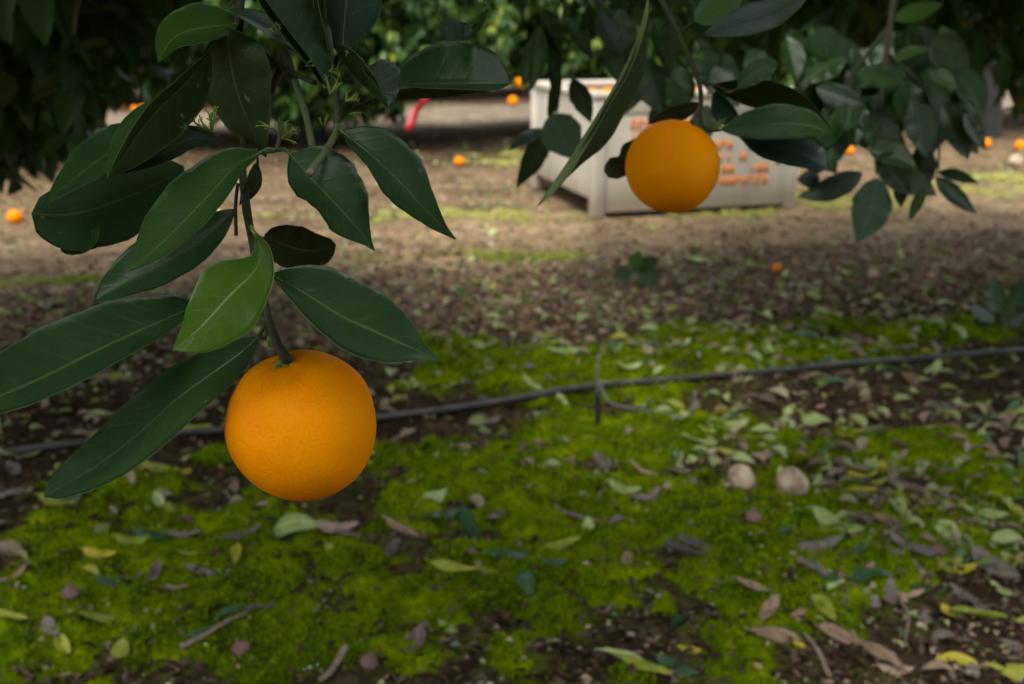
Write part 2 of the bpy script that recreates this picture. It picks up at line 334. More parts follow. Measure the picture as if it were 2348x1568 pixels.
# ------------------------------------------------------------------ ground and moss
def polar(r_list, ang, f):
    Rr, A = np.meshgrid(r_list, ang, indexing='ij'); X = Rr*np.sin(A); Y = Rr*np.cos(A)
    return X, Y, f(X, Y)
def rings(a, b, n): return np.exp(np.linspace(math.log(a), math.log(b), n, endpoint=False))
angf = np.radians(np.linspace(-33, 33, 520)); angc = np.radians(np.linspace(33, 327, 62)[1:-1])
ang = np.r_[angf, angc]; rl = np.r_[rings(.25, 1.05, 16), rings(1.05, 14, 600), rings(14, 300, 40), [300.]]
X, Y, Z = polar(rl, ang, height)
n = len(ang); mm = len(rl); V = np.stack((X, Y, Z), -1).reshape(-1, 3)
i = np.arange(mm-1)[:, None]*n; j = np.arange(n)[None]; k = (j+1) % n
Fq = np.stack((i+j, i+n+j, i+n+k, i+k), -1).reshape(-1, 4)
V = np.vstack((V, (0, 0, float(height(0., 0.))))); c0 = len(V)-1
fan = np.array([(c0, q, (q+1) % n, c0) for q in range(n)])
def trackf(x, y):
    v = rowv(x, y) + .35*(fbm(x, y, 1.6, 3, 21)-.5)
    a = sstep(3.75, 4.1, v)*sstep(5.2, 4.85, v) + .62*sstep(2.75, 3.3, v)*sstep(4.1, 3.75, v)*(.4+.9*fbm(x, y, 5, 3, 8)) + .55*sstep(4.85, 5.2, v)*sstep(7.6, 6.6, v) + .12*sstep(6.6, 7.6, v)
    return np.clip(a, 0, 1)
def farf(x, y):
    v = rowv(x, y)+.5*(fbm(x, y, 1.2, 3, 4)-.5); return np.clip(sstep(9.6, 10.4, v)*sstep(13.2, 12.4, v)+.8*sstep(15.5, 16.5, v), 0, 1)
Vx, Vy = V[:, 0], V[:, 1]
fan2 = fan.copy(); V = np.vstack((V, V[-1]+1e-5)); fan2[:, 3] = c0+1
GV, GF = V, np.vstack((Fq, fan2))

PATCH = [(1520, 1290, 560, 260), (1100, 1120, 340, 120), (1750, 1170, 330, 140), (480, 1290, 620, 190), (200, 1450, 420, 140), (780, 1440, 380, 130), (1720, 1430, 280, 120),
         (1450, 990, 260, 60), (2080, 1190, 290, 90), (1980, 1030, 280, 50), (1300, 850, 330, 60), (1680, 790, 400, 42), (2060, 750, 280, 28), (1000, 800, 160, 30), (760, 1050, 300, 40),
         (1130, 590, 380, 14), (1020, 485, 380, 24), (1600, 488, 200, 12), (1940, 462, 170, 22), (2230, 420, 200, 24), (1140, 350, 90, 22), (520, 480, 200, 24), (90, 640, 260, 18), (2250, 1090, 150, 50), (420, 560, 120, 10), (300, 1120, 200, 40)]
PW = []
for (px, py, rx, ry) in PATCH:
    c = gnd(px, py); a = gnd(px+rx, py); b1 = gnd(px, py-ry); b2 = gnd(px, min(py+ry, 1700))
    PW.append((c[0], c[1], abs(a[0]-c[0]), abs(b1[1]-b2[1])/2))
def mossf(x, y):
    v = np.full(np.shape(x), -1.)
    for (cx, cy, ax, ay) in PW: v = np.maximum(v, 1-((x-cx)/ax)**2-((y-cy)/ay)**2)
    v = np.clip(v, -1, .8)
    hole = np.exp(-(((x-gnd(1400, 1480)[0])/.17)**2+((y-gnd(1400, 1480)[1])/.1)**2)) + np.exp(-(((x-gnd(1480, 1395)[0])/.12)**2+((y-gnd(1480, 1395)[1])/.05)**2))*.5
    rb = np.exp(-(((x-gnd(2240, 1420)[0])/.24)**2+((y-gnd(2240, 1420)[1])/.16)**2))
    far_ = sstep(3.4, 4.2, rowv(x, y)); left_ = sstep(.2, -.6, x)*.16
    return v + .15*(1-far_) - .45*far_ - left_ + (2.1+1.6*far_)*(fbm(x, y, 4.5, 4, 31)-.5) + 1.7*(fbm(x, y, 16, 4, 37)-.5) - .9*hole - 1.2*rb
g = link('ground', mesh_np('ground', GV, GF, [M['soil']], attrs={'trk': trackf(GV[:, 0], GV[:, 1]), 'far': farf(GV[:, 0], GV[:, 1]), 'thin': np.where(np.abs(np.hypot(GV[:, 0], GV[:, 1])) < 9, sstep(-.75, .15, mossf(GV[:, 0], GV[:, 1])), 0)}))
tag(g, kind='structure')
def mossz(x, y):
    k = mossf(x, y); s = sstep(0.05, .8, k)
    return height(x, y) + s*(.003+.030*fbm(x, y, 10, 3, 41)**1.5+.005*fbm(x, y, 48, 2, 43)) - .003, k
ang2 = np.radians(np.linspace(-31, 31, 620)); rl2 = rings(1.1, 8.5, 640)
Rr, A = np.meshgrid(rl2, ang2, indexing='ij'); X = Rr*np.sin(A); Y = Rr*np.cos(A); Z, K = mossz(X, Y)
n = len(ang2); mm = len(rl2); V = np.stack((X, Y, Z), -1).reshape(-1, 3); i = np.arange(mm-1)[:, None]*n; j = np.arange(n-1)[None]
Fq = np.stack((i+j, i+n+j, i+n+j+1, i+j+1), -1).reshape(-1, 4); kk = K.ravel()[Fq].max(1) > .02; Fq = Fq[kk]
us, inv = np.unique(Fq, return_inverse=True); Fq = inv.reshape(Fq.shape); V = V[us]
yel = sstep(3.2, 4.6, rowv(V[:, 0], V[:, 1]))
# tufts: little blades standing in the moss
nt_ = 230000
r_ = np.exp(rng.uniform(math.log(1.15), math.log(4.2), nt_)); a_ = np.radians(rng.uniform(-30, 30, nt_)); tx = r_*np.sin(a_); ty = r_*np.cos(a_)
tz, tk = mossz(tx, ty); s_ = tk > .12; tx, ty, tz, r_ = tx[s_], ty[s_], tz[s_], r_[s_]; q = len(tx)
az = rng.uniform(0, 6.283, q); hh = rng.uniform(.003, .0085, q)*np.clip(r_/1.6, .9, 2); ww = hh*.28; lean = rng.normal(0, .0022, (q, 2))
B0 = np.stack((tx, ty, tz-.001), -1); dv = np.stack((np.cos(az)*ww, np.sin(az)*ww, 0*ww), -1)
TV = np.stack((B0-dv, B0+dv, B0+np.c_[lean, hh]), 1).reshape(-1, 3); TF = np.arange(len(TV)).reshape(-1, 3)
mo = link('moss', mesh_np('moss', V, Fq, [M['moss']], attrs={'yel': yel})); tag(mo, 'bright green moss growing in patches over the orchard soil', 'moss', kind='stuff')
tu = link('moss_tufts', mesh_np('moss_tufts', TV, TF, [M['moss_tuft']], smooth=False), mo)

# ------------------------------------------------------------------ leaves seen near
def near_leaf(parent, mid, wl, wr, d0, d1, m='leaf', under=False, pk=.47, W=.024, sl=None, sr=None, pet=None, curl=0., wav=.02, n=26, nm='leaf', ex=(.86, .85), dm=None, tilt=0.):
    """mid: midrib pixels base->tip; wl / wr: half width in px left / right of the direction of travel; depth offsets of the edges follow from the real half width W"""
    mid = np.asarray(mid, float); dd = np.linspace(d0, d1, len(mid)) if dm is None else np.asarray(dm, float)
    S = smooth_pts(np.c_[mid, dd*0], n)[:, :2]
    L_ = np.r_[0, np.cumsum(np.linalg.norm(np.diff(S, axis=0), axis=1))]; L_ /= L_[-1]
    D = np.interp(L_, np.linspace(0, 1, len(dd)), dd)
    T = np.gradient(S, axis=0); T /= np.linalg.norm(T, axis=1)[:, None]+1e-9; Nn = np.stack((T[:, 1], -T[:, 0]), -1)   # left of travel in a y-down frame
    p = ex[0]; qx = p*(1-pk)/pk; f = (L_**p)*((1-L_)**qx); f /= f.max()
    sd_ = random.random()*50
    mcount = 13; ss = np.linspace(-1, 1, mcount); P = np.zeros((n, mcount, 3)); tb = at
    up_l = 1 if Nn[:, 1].mean() < 0 else -1          # is the left edge the upper one?
    s_l = up_l if sl is None else sl; s_r = -up_l if sr is None else sr
    if under and sl is None: s_l, s_r = -s_l, -s_r
    for k_, (wd, s_, side) in enumerate(((wl, s_l, 1), (wr, s_r, -1))):
        wd = np.interp(L_, np.linspace(0, 1, len(wd)), wd) if isinstance(wd, (list, tuple)) else wd*f
        wd = wd*(1+wav*np.sin(L_*23+sd_*(k_+1))+wav*.6*np.sin(L_*51+sd_)); wd = np.where(L_ > .999, 0, wd)
        real = wd*D/FP; Wr = W*f; dz = s_*np.sqrt(np.maximum(Wr**2-real**2, 0))
        for c_, s in enumerate(ss):
            if (side == 1 and s >= 0) or (side == -1 and s < 0):
                a = abs(s); e = S + Nn*(side*wd*a)[:, None]
                dep = D + dz*(a**1.25) + curl*f*a*a + tilt*side*a*f + .0012*np.sin(L_*19+sd_+side)*a*a
                for i_ in range(n): P[i_, c_] = at(e[i_, 0], e[i_, 1], dep[i_])
    P = P.reshape(-1, 3); nv = len(P)
    i_ = np.arange(n-1)[:, None]*mcount; j_ = np.arange(mcount-1)[None]
    Fa = np.stack((i_+j_, i_+j_+1, i_+mcount+j_+1, i_+mcount+j_), -1).reshape(-1, 4)
    uvs = np.array([(L_[a], (s+1)/2) for a in range(n) for s in ss])
    # second sheet 0.35 mm behind, rims closed
    e1 = P[Fa[:, 1]]-P[Fa[:, 0]]; e2 = P[Fa[:, 3]]-P[Fa[:, 0]]; fn = np.cross(e1, e2); vnn = np.zeros_like(P)
    for c_ in range(4): np.add.at(vnn, Fa[:, c_], fn)
    vnn /= np.linalg.norm(vnn, axis=1)[:, None]+1e-12
    toward = np.sign(((CAM-P)*vnn).sum(1).mean()) or 1
    P2 = P - toward*vnn*.00035
    Fb = Fa[:, ::-1]+nv
    if toward < 0: Fa = Fa[:, ::-1]; Fb = Fb[:, ::-1]
    rim = []
    for a in range(n-1):
        rim.append((a*mcount, (a+1)*mcount, nv+(a+1)*mcount, nv+a*mcount)); z = mcount-1; rim.append((a*mcount+z, nv+a*mcount+z, nv+(a+1)*mcount+z, (a+1)*mcount+z))
    VV = [P, P2]; FF = [Fa, Fb, np.array(rim)]; UV = [uvs, uvs]
    front, back = (M['leaf_under'], M[m]) if under else (M[m], M['leaf_under'])
    mi = [0]*len(Fa)+[1]*len(Fb)+[0]*len(rim)
    if pet is not None:
        pts = [at(*pet[:2], pet[2] if len(pet) > 2 else d0)] ; b0 = at(S[0, 0], S[0, 1], D[0]); b1 = at(S[2, 0], S[2, 1], D[2])
        tv, tf = tube([pts[0], (pts[0]+b0)/2+np.array((0, 0, .0015)), b0, b1], [.0011, .0010, .0011, .0005], 7)
        FF.append(tf+sum(len(v) for v in VV)); VV.append(tv); UV.append(np.tile((.5, .5), (len(tv), 1))); mi += [0]*len(tf)
    V_ = np.vstack(VV); o = link(nm, mesh_np(nm, local(V_, parent), np.vstack(FF), [front, back], uv=np.vstack(UV), midx=mi), parent)
    return o
def twig(parent, pts, rad, m='twig_green', nm='twig', bump_=.05, n=9):
    """pts: (px, py, depth)"""
    V_, F_ = tube([at(*p) for p in pts], rad, n, bump=bump_)
    return link(nm, mesh_np(nm, local(V_, parent), F_, [M[m]]), parent)
def sprig(parent, x, y, d, ang_, size, nb=5, sd_=0):
    """a shoot of narrow new growth with pin-head flower buds"""
    r = random.Random(sd_); parts = []; fpx = size*d/FP
    for k_ in range(nb):
        a = math.radians(ang_+r.uniform(-55, 55)); l = size*r.uniform(.45, 1.0); bend = r.uniform(-.25, .25)
        x1, y1 = x+l*.5*math.cos(a+bend), y-l*.5*math.sin(a+bend); x2, y2 = x+l*math.cos(a), y-l*math.sin(a); dz = r.uniform(-.3, .3)*fpx
        parts.append(tube([at(x, y, d), at(x1, y1, d+dz*.5), at(x2, y2, d+dz)], [fpx*.035, fpx*.05, fpx*.02], 6, 5))
        for q_ in range(3):
            tq = r.uniform(.4, 1); bx, by = x+(x2-x)*tq, y+(y2-y)*tq; aa = a+r.choice((-1, 1))*r.uniform(.5, 1)
            ex_, ey_ = bx+size*.16*math.cos(aa), by-size*.16*math.sin(aa)
            parts.append(tube([at(bx, by, d+dz*tq), at(ex_, ey_, d+dz*tq)], [fpx*.018, fpx*.03], 5, 3)); 
    V_, F_ = join(parts); return link('flower_bud', mesh_np('flower_bud', local(V_, parent), F_, [M['bud']]), parent)

# ---- first branch, with the large orange
b0 = at(620, 430, .58)
B1 = empty('orange_branch', b0); tag(B1, 'leafy green branch in the left foreground bearing the largest orange', 'branch')
nl = near_leaf
twig(B1, [(562, -160, .66), (552, -20, .64), (548, 60, .625), (556, 130, .66), (562, 240, .69), (556, 360, .64), (560, 440, .595), (574, 530, .565), (596, 640, .55), (612, 715, .54), (635, 785, .525), (660, 826, .512)],
     [.0032, .003, .0028, .0025, .0024, .0023, .0026, .0024, .0022, .002, .0022, .0029], 'twig_green', 'stem')
twig(B1, [(690, -150, .68), (662, 20, .65), (655, 110, .64), (640, 165, .635), (622, 205, .64), (600, 260, .66)], [.0036, .0034, .0032, .003, .0026, .002], 'twig_brown', 'stem', .12)
twig(B1, [(652, 110, .638), (668, 165, .625), (686, 215, .605), (702, 270, .59), (716, 338, .575)], [.0030, .0026, .0022, .0021, .0022], 'twig_pale')
twig(B1, [(530, 60, .65), (580, 100, .635), (628, 142, .62), (680, 172, .61), (722, 190, .60)], .0015, 'twig_dark')
twig(B1, [(752, -120, .64), (748, 40, .62), (758, 150, .60), (772, 230, .585), (771, 300, .575)], [.0024, .0022, .002, .0019, .0021], 'twig_green')
twig(B1, [(773, 285, .575), (768, 310, .572), (740, 355, .545), (712, 393, .532)], [.0022, .0021, .0020, .0022], 'twig_pale')
twig(B1, [(713, 391, .5322), (708, 400, .530)], [.0020, .0019], 'drywood', 'cut_end')
twig(B1, [(545, 420, .60), (540, 470, .60), (541, 540, .60)], .0011, 'twig_dark')
twig(B1, [(588, 340, .57), (592, 400, .575), (586, 434, .575), (572, 436, .578), (560, 420, .58)], .0007, 'twig_green')
twig(B1, [(600, 348, .565), (632, 343, .565), (642, 300, .568), (640, 270, .57)], [.001, .0012, .0013, .001], 'twig_green')
twig(B1, [(612, 715, .54), (604, 752, .54), (590, 772, .542)], [.0012, .0011, .0009], 'twig_green')
twig(B1, [(609, 735, .54), (612, 762, .538)], .0005, 'twig_green')
v_, f_ = ball(at(618, 784, .537), .0021, 8, 3, .2, (.7, .7, 1.5)); link('flower_bud', mesh_np('flower_bud', local(v_, B1), f_, [M['bud']]), B1)
twig(B1, [(574, 530, .565), (600, 546, .575), (625, 548, .585)], .0011, 'twig_green')
# big leaves, lowest to highest
nl(B1, [(594, 772), (545, 815), (480, 862), (400, 920), (300, 1010), (200, 1082), (100, 1139)], 58, 72, .542, .50, 'leaf', pk=.5, ex=(.62, .8), W=.028, pet=(604, 752, .54))
nl(B1, [(578, 524), (598, 575), (584, 622), (525, 682), (455, 756), (395, 804)], [0, 14, 30, 50, 72, 86, 86, 76, 58, 34, 0], [0, 10, 26, 56, 78, 84, 76, 62, 44, 24, 0], .495, .470, 'leaf_light', W=.026, sl=-1, sr=.8, curl=.002, pet=(574, 528, .56))
nl(B1, [(618, 628), (690, 668), (775, 722), (850, 757), (925, 790), (1008, 825)], [0, 42, 72, 86, 90, 92, 90, 84, 70, 46, 18, 0], [0, 16, 30, 42, 52, 60, 66, 66, 56, 38, 14, 0], .50, .455, 'leaf', W=.029, pet=(588, 590, .56))
nl(B1, [(455, 700), (390, 728), (300, 768), (200, 815), (100, 865), (-20, 915), (-110, 935)], 46, 104, .545, .455, 'leaf', pk=.56, ex=(.6, .8), W=.03, sl=-1, sr=1)
nl(B1, [(597, 350), (540, 382), (480, 448), (430, 500), (360, 568), (297, 621)], 36, 84, .565, .505, 'leaf_fresh', pk=.5, W=.026, sl=-.7, sr=1, pet=(632, 344, .565))
nl(B1, [(540, 480), (470, 545), (380, 600), (300, 640), (215, 690)], 46, 74, .61, .575, 'leaf', pk=.5, W=.026, tilt=.008)
nl(B1, [(420, 380), (360, 420), (240, 470), (150, 492), (72, 488)], 92, 80, .66, .585, 'leaf', pk=.55, ex=(.55, .7), W=.030)
nl(B1, [(345, 262), (300, 318), (215, 375), (160, 418), (98, 470)], 34, 58, .615, .56, 'leaf_fresh', pk=.42, W=.024)
nl(B1, [(482, 118), (425, 190), (352, 262), (290, 345), (244, 414)], 78, 22, .60, .525, 'leaf_light', under=True, pk=.45, W=.030, sl=1, sr=-1)
nl(B1, [(352, 232), (318, 270), (284, 330), (246, 408)], 3, 30, .575, .528, 'leaf_fresh', pk=.5, W=.018, nm='leaf')
nl(B1, [(515, 322), (440, 318), (370, 352), (280, 398)], 24, 34, .63, .60, 'leaf_grey', pk=.45, W=.024)
nl(B1, [(520, 60), (530, 160), (560, 260), (610, 362)], [0, 70, 88, 88, 80, 68, 52, 26, 0], [0, 50, 62, 68, 66, 58, 42, 20, 0], .60, .66, 'leaf', under=True, pk=.45, W=.032)
nl(B1, [(552, 52), (500, 60), (430, 72), (390, 96), (363, 143)], 32, 60, .625, .60, 'leaf_light', pk=.45, W=.026, pet=(552, 10, .64))
nl(B1, [(520, 22), (585, 50), (650, 92), (700, 128), (760, 172)], 34, 10, .62, .60, 'leaf_grey', pk=.45, W=.024, pet=(548, 0, .64))
nl(B1, [(745, 200), (705, 135), (655, 72), (605, 5), (560, -80)], 12, 98, .59, .60, 'leaf', pk=.5, W=.030, pet=(766, 215, .59))
nl(B1, [(748, 196), (708, 136), (660, 74), (606, 0), (560, -80)], 16, 3, .586, .594, 'leaf_light', under=True, pk=.5, W=.012)
nl(B1, [(786, 132), (790, 60), (800, -40), (812, -160)], 72, 80, .60, .62, 'leaf_grey', pk=.5, W=.029, pet=(770, 175, .595))
nl(B1, [(758, 148), (738, 90), (722, 20), (712, -60)], 9, 9, .61, .61, 'leaf_grey', under=True, pk=.5, W=.02)
nl(B1, [(600, 10), (640, 45), (690, 40), (745, 30)], 40, 45, .66, .66, 'leaf', pk=.5, W=.025)
nl(B1, [(768, 98), (805, 130), (845, 180), (892, 252)], 14, 24, .585, .575, 'leaf_light', under=True, pk=.4, W=.022)
nl(B1, [(832, 160), (858, 182), (880, 215), (894, 253)], [0, 44, 58, 60, 50, 34, 16, 0], [0, 3, 4, 4, 4, 3, 2, 0], .58, .572, 'leaf_grey', pk=.35, W=.018)
nl(B1, [(872, 176), (940, 192), (1050, 193), (1172, 191)], [0, 34, 62, 84, 97, 99, 96, 88, 70, 0], [0, 5, 7, 8, 9, 10, 12, 14, 15, 0], .61, .60, 'leaf', W=.030, sl=1, sr=-1, pet=(780, 232, .59))
nl(B1, [(800, 250), (900, 215), (1020, 203), (1150, 200)], 5, 20, .612, .604, 'leaf_light', under=True, pk=.5, W=.018)
nl(B1, [(1012, 97), (1040, 92), (1068, 88), (1092, 84)], [0, 40, 50, 46, 40, 30, 10], [0, 2, 2, 3, 3, 2, 0], .70, .69, 'leaf_grey', pk=.4, W=.018)
nl(B1, [(1120, 18), (1108, 40), (1092, 66), (1072, 92)], 8, 13, .685, .69, 'leaf_light', pk=.5, W=.014, pet=(1085, -30, .7))
nl(B1, [(664, 352), (708, 404), (755, 455), (805, 508), (860, 575)], [0, 62, 84, 90, 92, 92, 84, 70, 50, 28, 10, 0], [0, 30, 48, 52, 40, 38, 42, 46, 42, 28, 10, 0], .555, .515, 'leaf', W=.026, wav=.03, pet=(638, 344, .565))
nl(B1, [(782, 300), (840, 348), (900, 402), (960, 466), (1008, 515), (1046, 549)], [0, 44, 66, 74, 76, 72, 64, 50, 34, 20, 8, 0], [0, 14, 20, 24, 32, 44, 44, 36, 30, 22, 10, 0], .572, .545, 'leaf', W=.026, wav=.03, pet=(772, 296, .575))
nl(B1, [(606, 540), (655, 562), (715, 575), (770, 562)], 50, 50, .59, .60, 'leaf', under=True, pk=.45, W=.022, ex=(.5, .7))
nl(B1, [(222, 520), (205, 540), (180, 556), (135, 560)], 26, 22, .60, .60, 'leaf_fresh', pk=.6, W=.014, ex=(.5, .6))
nl(B1, [(588, 372), (582, 420), (560, 455), (548, 470)], 18, 18, .59, .6, 'leaf', under=True, W=.012)
for k_, (x, y, a, s, nb) in enumerate([(640, 320, 60, 62, 9), (648, 318, 20, 50, 5), (632, 300, 115, 60, 3), (486, 300, 130, 74, 6), (430, 292, 170, 30, 3), (752, 165, 10, 34, 3), (700, 152, 15, 34, 3), (792, 232, 25, 56, 7), (756, 215, 95, 60, 4),
                                        (792, 130, 80, 40, 3), (778, 180, 85, 36, 3), (640, 80, 110, 50, 4), (742, 290, 120, 36, 3), (800, 262, 35, 50, 2), (603, 560, -70, 26, 3), (612, 735, 260, 22, 2)]):
    sprig(B1, x, y, .575, a, s*.8, nb, k_)
twig(B1, [(396, 296, .60), (440, 293, .59), (500, 312, .58)], [.0009, .0013, .0014], 'twig_green')

# ---- oranges
def orient(o, axis):
    o.rotation_mode = 'QUATERNION'; o.rotation_quaternion = Vector((0, 0, 1)).rotation_difference(Vector(axis))
def orange_mesh(r, seed, n=56, m='orange'):
    th = np.linspace(0.01, np.pi-.01, n); ph = np.linspace(0, 2*np.pi, 2*n, endpoint=False); T, Pp = np.meshgrid(th, ph, indexing='ij')
    d = np.stack((np.sin(T)*np.cos(Pp), np.sin(T)*np.sin(Pp), np.cos(T)), -1)
    k_ = 1 + .045*(fbm(d[..., 0]*1.+seed+d[..., 2]*.5, d[..., 1]+d[..., 2]*.8, 1.3, 2, seed)-.5)*2
    k_ = k_ - .06*np.exp(-(T/.16)**2) - .03*np.exp(-((np.pi-T)/.2)**2) + .006*np.cos(Pp*7+seed)*np.exp(-((T-.3)/.22)**2) + .003*np.cos(T*2)
    V_ = (d*k_[..., None]*r).reshape(-1, 3); mm_ = 2*n; i_ = np.arange(n-1)[:, None]*mm_; j_ = np.arange(mm_)[None]; q_ = (j_+1) % mm_
    return mesh_np('orange', V_, np.stack((i_+j_, i_+mm_+j_, i_+mm_+q_, i_+q_), -1).reshape(-1, 4), [M[m]])
def calyx(parent, r, s=1.):
    parts = []
    for a in range(5):
        th = a*2*math.pi/5+.3; c_, s_ = math.cos(th), math.sin(th); z = r*.952
        parts.append(tube([(0, 0, z), (c_*.0030*s, s_*.0030*s, z+.0006), (c_*.0062*s, s_*.0062*s, z+.0010)], [.0022*s, .0021*s, .0006*s], 7, 6))
    parts.append(tube([(0, 0, z-.001), (0, 0, z+.003*s)], [.0036*s, .0028*s], 10, 4))
    V_, F_ = join(parts); return link('calyx', mesh_np('calyx', V_, F_, [M['bud']]), parent)
def camaxis(a, b_, c_): v = a*R+b_*U-c_*F; return v/np.linalg.norm(v)
o1 = link('orange', orange_mesh(.0402, 3)); o1.location = at(695, 975, .535); orient(o1, camaxis(-.16, .85, .48)); calyx(o1, .0402)
tag(o1, 'largest ripe orange hanging from the left foreground branch under a bright leaf', 'orange')
o2 = link('orange', orange_mesh(.0402, 8)); o2.location = at(1541, 383, .858); orient(o2, camaxis(.40, .90, .10)); calyx(o2, .0402)
tag(o2, 'ripe orange hanging in front of the pale bin', 'orange')

# ---- second branch
B2 = empty('orange_branch', at(1600, 150, .86)); tag(B2, 'thin green branch hanging in front of the bin and bearing an orange', 'branch')
twig(B2, [(1490, -90, .90), (1512, -10, .88), (1540, 45, .875), (1560, 88, .87), (1583, 140, .865), (1603, 192, .86), (1607, 235, .86), (1604, 262, .855), (1612, 290, .85), (1630, 300, .85), (1655, 298, .85)],
     [.0028, .0026, .0024, .0023, .0021, .0022, .002, .0015, .0014, .0013, .0011], 'twig_green', 'stem')
twig(B2, [(1606, 240, .86), (1596, 262, .855), (1584, 284, .85)], [.0016, .0020, .0022], 'twig_brown')
twig(B2, [(1608, 188, .862), (1640, 196, .86), (1672, 210, .86), (1692, 202, .86)], [.0013, .0011, .0011, .0008], 'twig_green')
twig(B2, [(1553, 76, .87), (1572, 62, .865), (1590, 50, .86)], [.0010, .0010, .0010], 'twig_green')
nl(B2, [(1487, -20), (1478, 60), (1448, 150), (1400, 235), (1345, 330), (1295, 405), (1230, 476)], [0, 4, 10, 24, 36, 42, 40, 42, 34, 15, 5, 2, 0], [0, 5, 5, 6, 6, 5, 6, 5, 6, 6, 6, 4, 0], .80, .76, 'leaf_light', under=True, W=.026, n=34, sl=1, sr=-1)
nl(B2, [(1488, -18), (1474, 60), (1441, 150), (1392, 238), (1338, 330), (1290, 405), (1229, 477)], [0, 5, 6, 6, 6, 6, 6, 7, 8, 9, 9, 7, 0], [0, 5, 6, 7, 8, 8, 8, 9, 10, 11, 11, 7, 0], .780, .740, 'leaf_pale', W=.006, n=34)
nl(B2, [(1590, 50), (1630, 22), (1670, -10), (1720, -60)], 34, 40, .86, .85, 'leaf_light', pk=.4, W=.028)
nl(B2, [(1612, 80), (1680, 52), (1770, 22), (1862, -28)], 30, 40, .80, .76, 'leaf_grey', pk=.5, W=.026)
nl(B2, [(1692, 205), (1712, 182), (1742, 160), (1784, 142)], 26, 25, .86, .87, 'leaf_fresh', pk=.55, W=.013, ex=(.8, .6))
nl(B2, [(1628, 196), (1700, 214), (1800, 238), (1905, 300)], 40, 30, .89, .90, 'leaf', under=True, pk=.5, W=.030)
nl(B2, [(1640, 205), (1665, 240), (1700, 290)], 12, 40, .90, .90, 'leaf_grey', pk=.5, W=.024)
nl(B2, [(1650, 298), (1720, 290), (1790, 284), (1850, 288), (1906, 304)], 46, 34, .85, .83, 'leaf_fresh', pk=.52, W=.024, pet=(1630, 300, .85))
nl(B2, [(1675, 300), (1740, 330), (1820, 345), (1900, 388)], [0, 10, 18, 30, 38, 44, 46, 40, 4], [0, 6, 20, 30, 36, 36, 30, 20, 4], .87, .86, 'leaf_grey', W=.028)
nl(B2, [(1510, 350), (1460, 362), (1425, 378), (1384, 392)], [20, 30, 40, 34, 26, 28, 14], [20, 34, 44, 40, 20, 24, 8], .91, .91, 'leaf', under=True, W=.022)
nl(B2, [(1606, 236), (1560, 255), (1520, 268), (1484, 284)], 22, 16, .885, .885, 'leaf', under=True, pk=.45, W=.020)
for k_, (x, y, a, s, nb) in enumerate([(1632, 300, 50, 44, 6), (1588, 134, 40, 46, 3), (1600, 122, 80, 40, 2), (1622, 205, -30, 22, 2), (1660, 213, 20, 28, 2)]): sprig(B2, x, y, .855, a, s, nb, 40+k_)

# ---- third and fourth branches: out of focus, farther back
def rnd_leaf(parent, x, y, a, l, d, m, wd=None, fold=.5, under=False):
    a = math.radians(a); tx_, ty_ = x+l*math.cos(a), y+l*math.sin(a); bx, by = (x+tx_)/2+random.uniform(-.07, .07)*l, (y+ty_)/2+random.uniform(-.07, .07)*l
    wd = wd or l*.27; wd *= 1.12; nl(parent, [(x, y), (bx, by), (tx_, ty_)], wd*random.uniform(.75, 1.1), wd*random.uniform(.5, 1.1), d, d+random.uniform(-.04, .04), m, under=under, W=l*d/FP*.27, n=16, pk=.42, ex=(.8, .8), wav=.035)
B3 = empty('orange_branch', at(2000, 200, 1.5)); tag(B3, 'drooping blurred leafy branch right of the bin, its leaves pointing down', 'branch')
twig(B3, [(2060, -80, 1.62), (2040, 60, 1.58), (2025, 180, 1.55), (2015, 290, 1.52), (2010, 400, 1.5)], [.006, .005, .0045, .0035, .002], 'twig_dark', 'stem')
twig(B3, [(2040, 60, 1.58), (1960, 160, 1.56), (1900, 260, 1.55)], [.004, .003, .002], 'twig_dark')
twig(B3, [(2030, 120, 1.58), (2110, 200, 1.56), (2150, 300, 1.55), (2150, 400, 1.54)], [.004, .003, .002, .0015], 'twig_dark')
HL = [(2012, 408, 108, 146, 'leaf', 46), (1978, 396, 160, 150, 'leaf_grey', 30), (2062, 388, 35, 96, 'leaf', 28), (2144, 405, 42, 120, 'leaf', 18), (2078, 400, 100, 72, 'leaf', 16), (1990, 345, 20, 110, 'leaf', 34), (1930, 270, 105, 120, 'leaf', 38),
      (1990, 260, 70, 120, 'leaf', 40), (2110, 330, 95, 110, 'leaf', 36), (2100, 225, 80, 130, 'leaf', 40), (2160, 240, 65, 130, 'leaf', 42), (2190, 155, 60, 120, 'leaf_fresh', 36), (2050, 140, -20, 80, 'leaf_light', 16), (2130, 165, 30, 70, 'leaf_light', 18),
      (1960, 170, 10, 110, 'leaf_fresh', 20), (1870, 200, 20, 110, 'leaf_grey', 24), (1840, 165, 15, 90, 'leaf_fresh', 24), (2030, 170, 175, 120, 'leaf', 30), (1900, 330, 120, 80, 'leaf', 26), (2060, 300, 120, 100, 'leaf', 34), (2020, 350, 55, 110, 'leaf', 34),
      (2150, 395, 15, 90, 'leaf', 16), (1880, 410, 178, 50, 'leaf_grey', 18), (2080, 60, 50, 130, 'leaf_grey', 36), (2150, 80, 70, 110, 'leaf', 34), (2050, 45, -18, 110, 'leaf_light', 22), (2210, 260, 60, 90, 'leaf', 26), (1945, 205, 95, 90, 'leaf', 30), (2120, 430, 115, 80, 'leaf', 14)]
for (x, y, a, l, mt, wd) in HL: rnd_leaf(B3, x, y, a, l*1.08, random.uniform(1.42, 1.6), mt, wd*1.08)
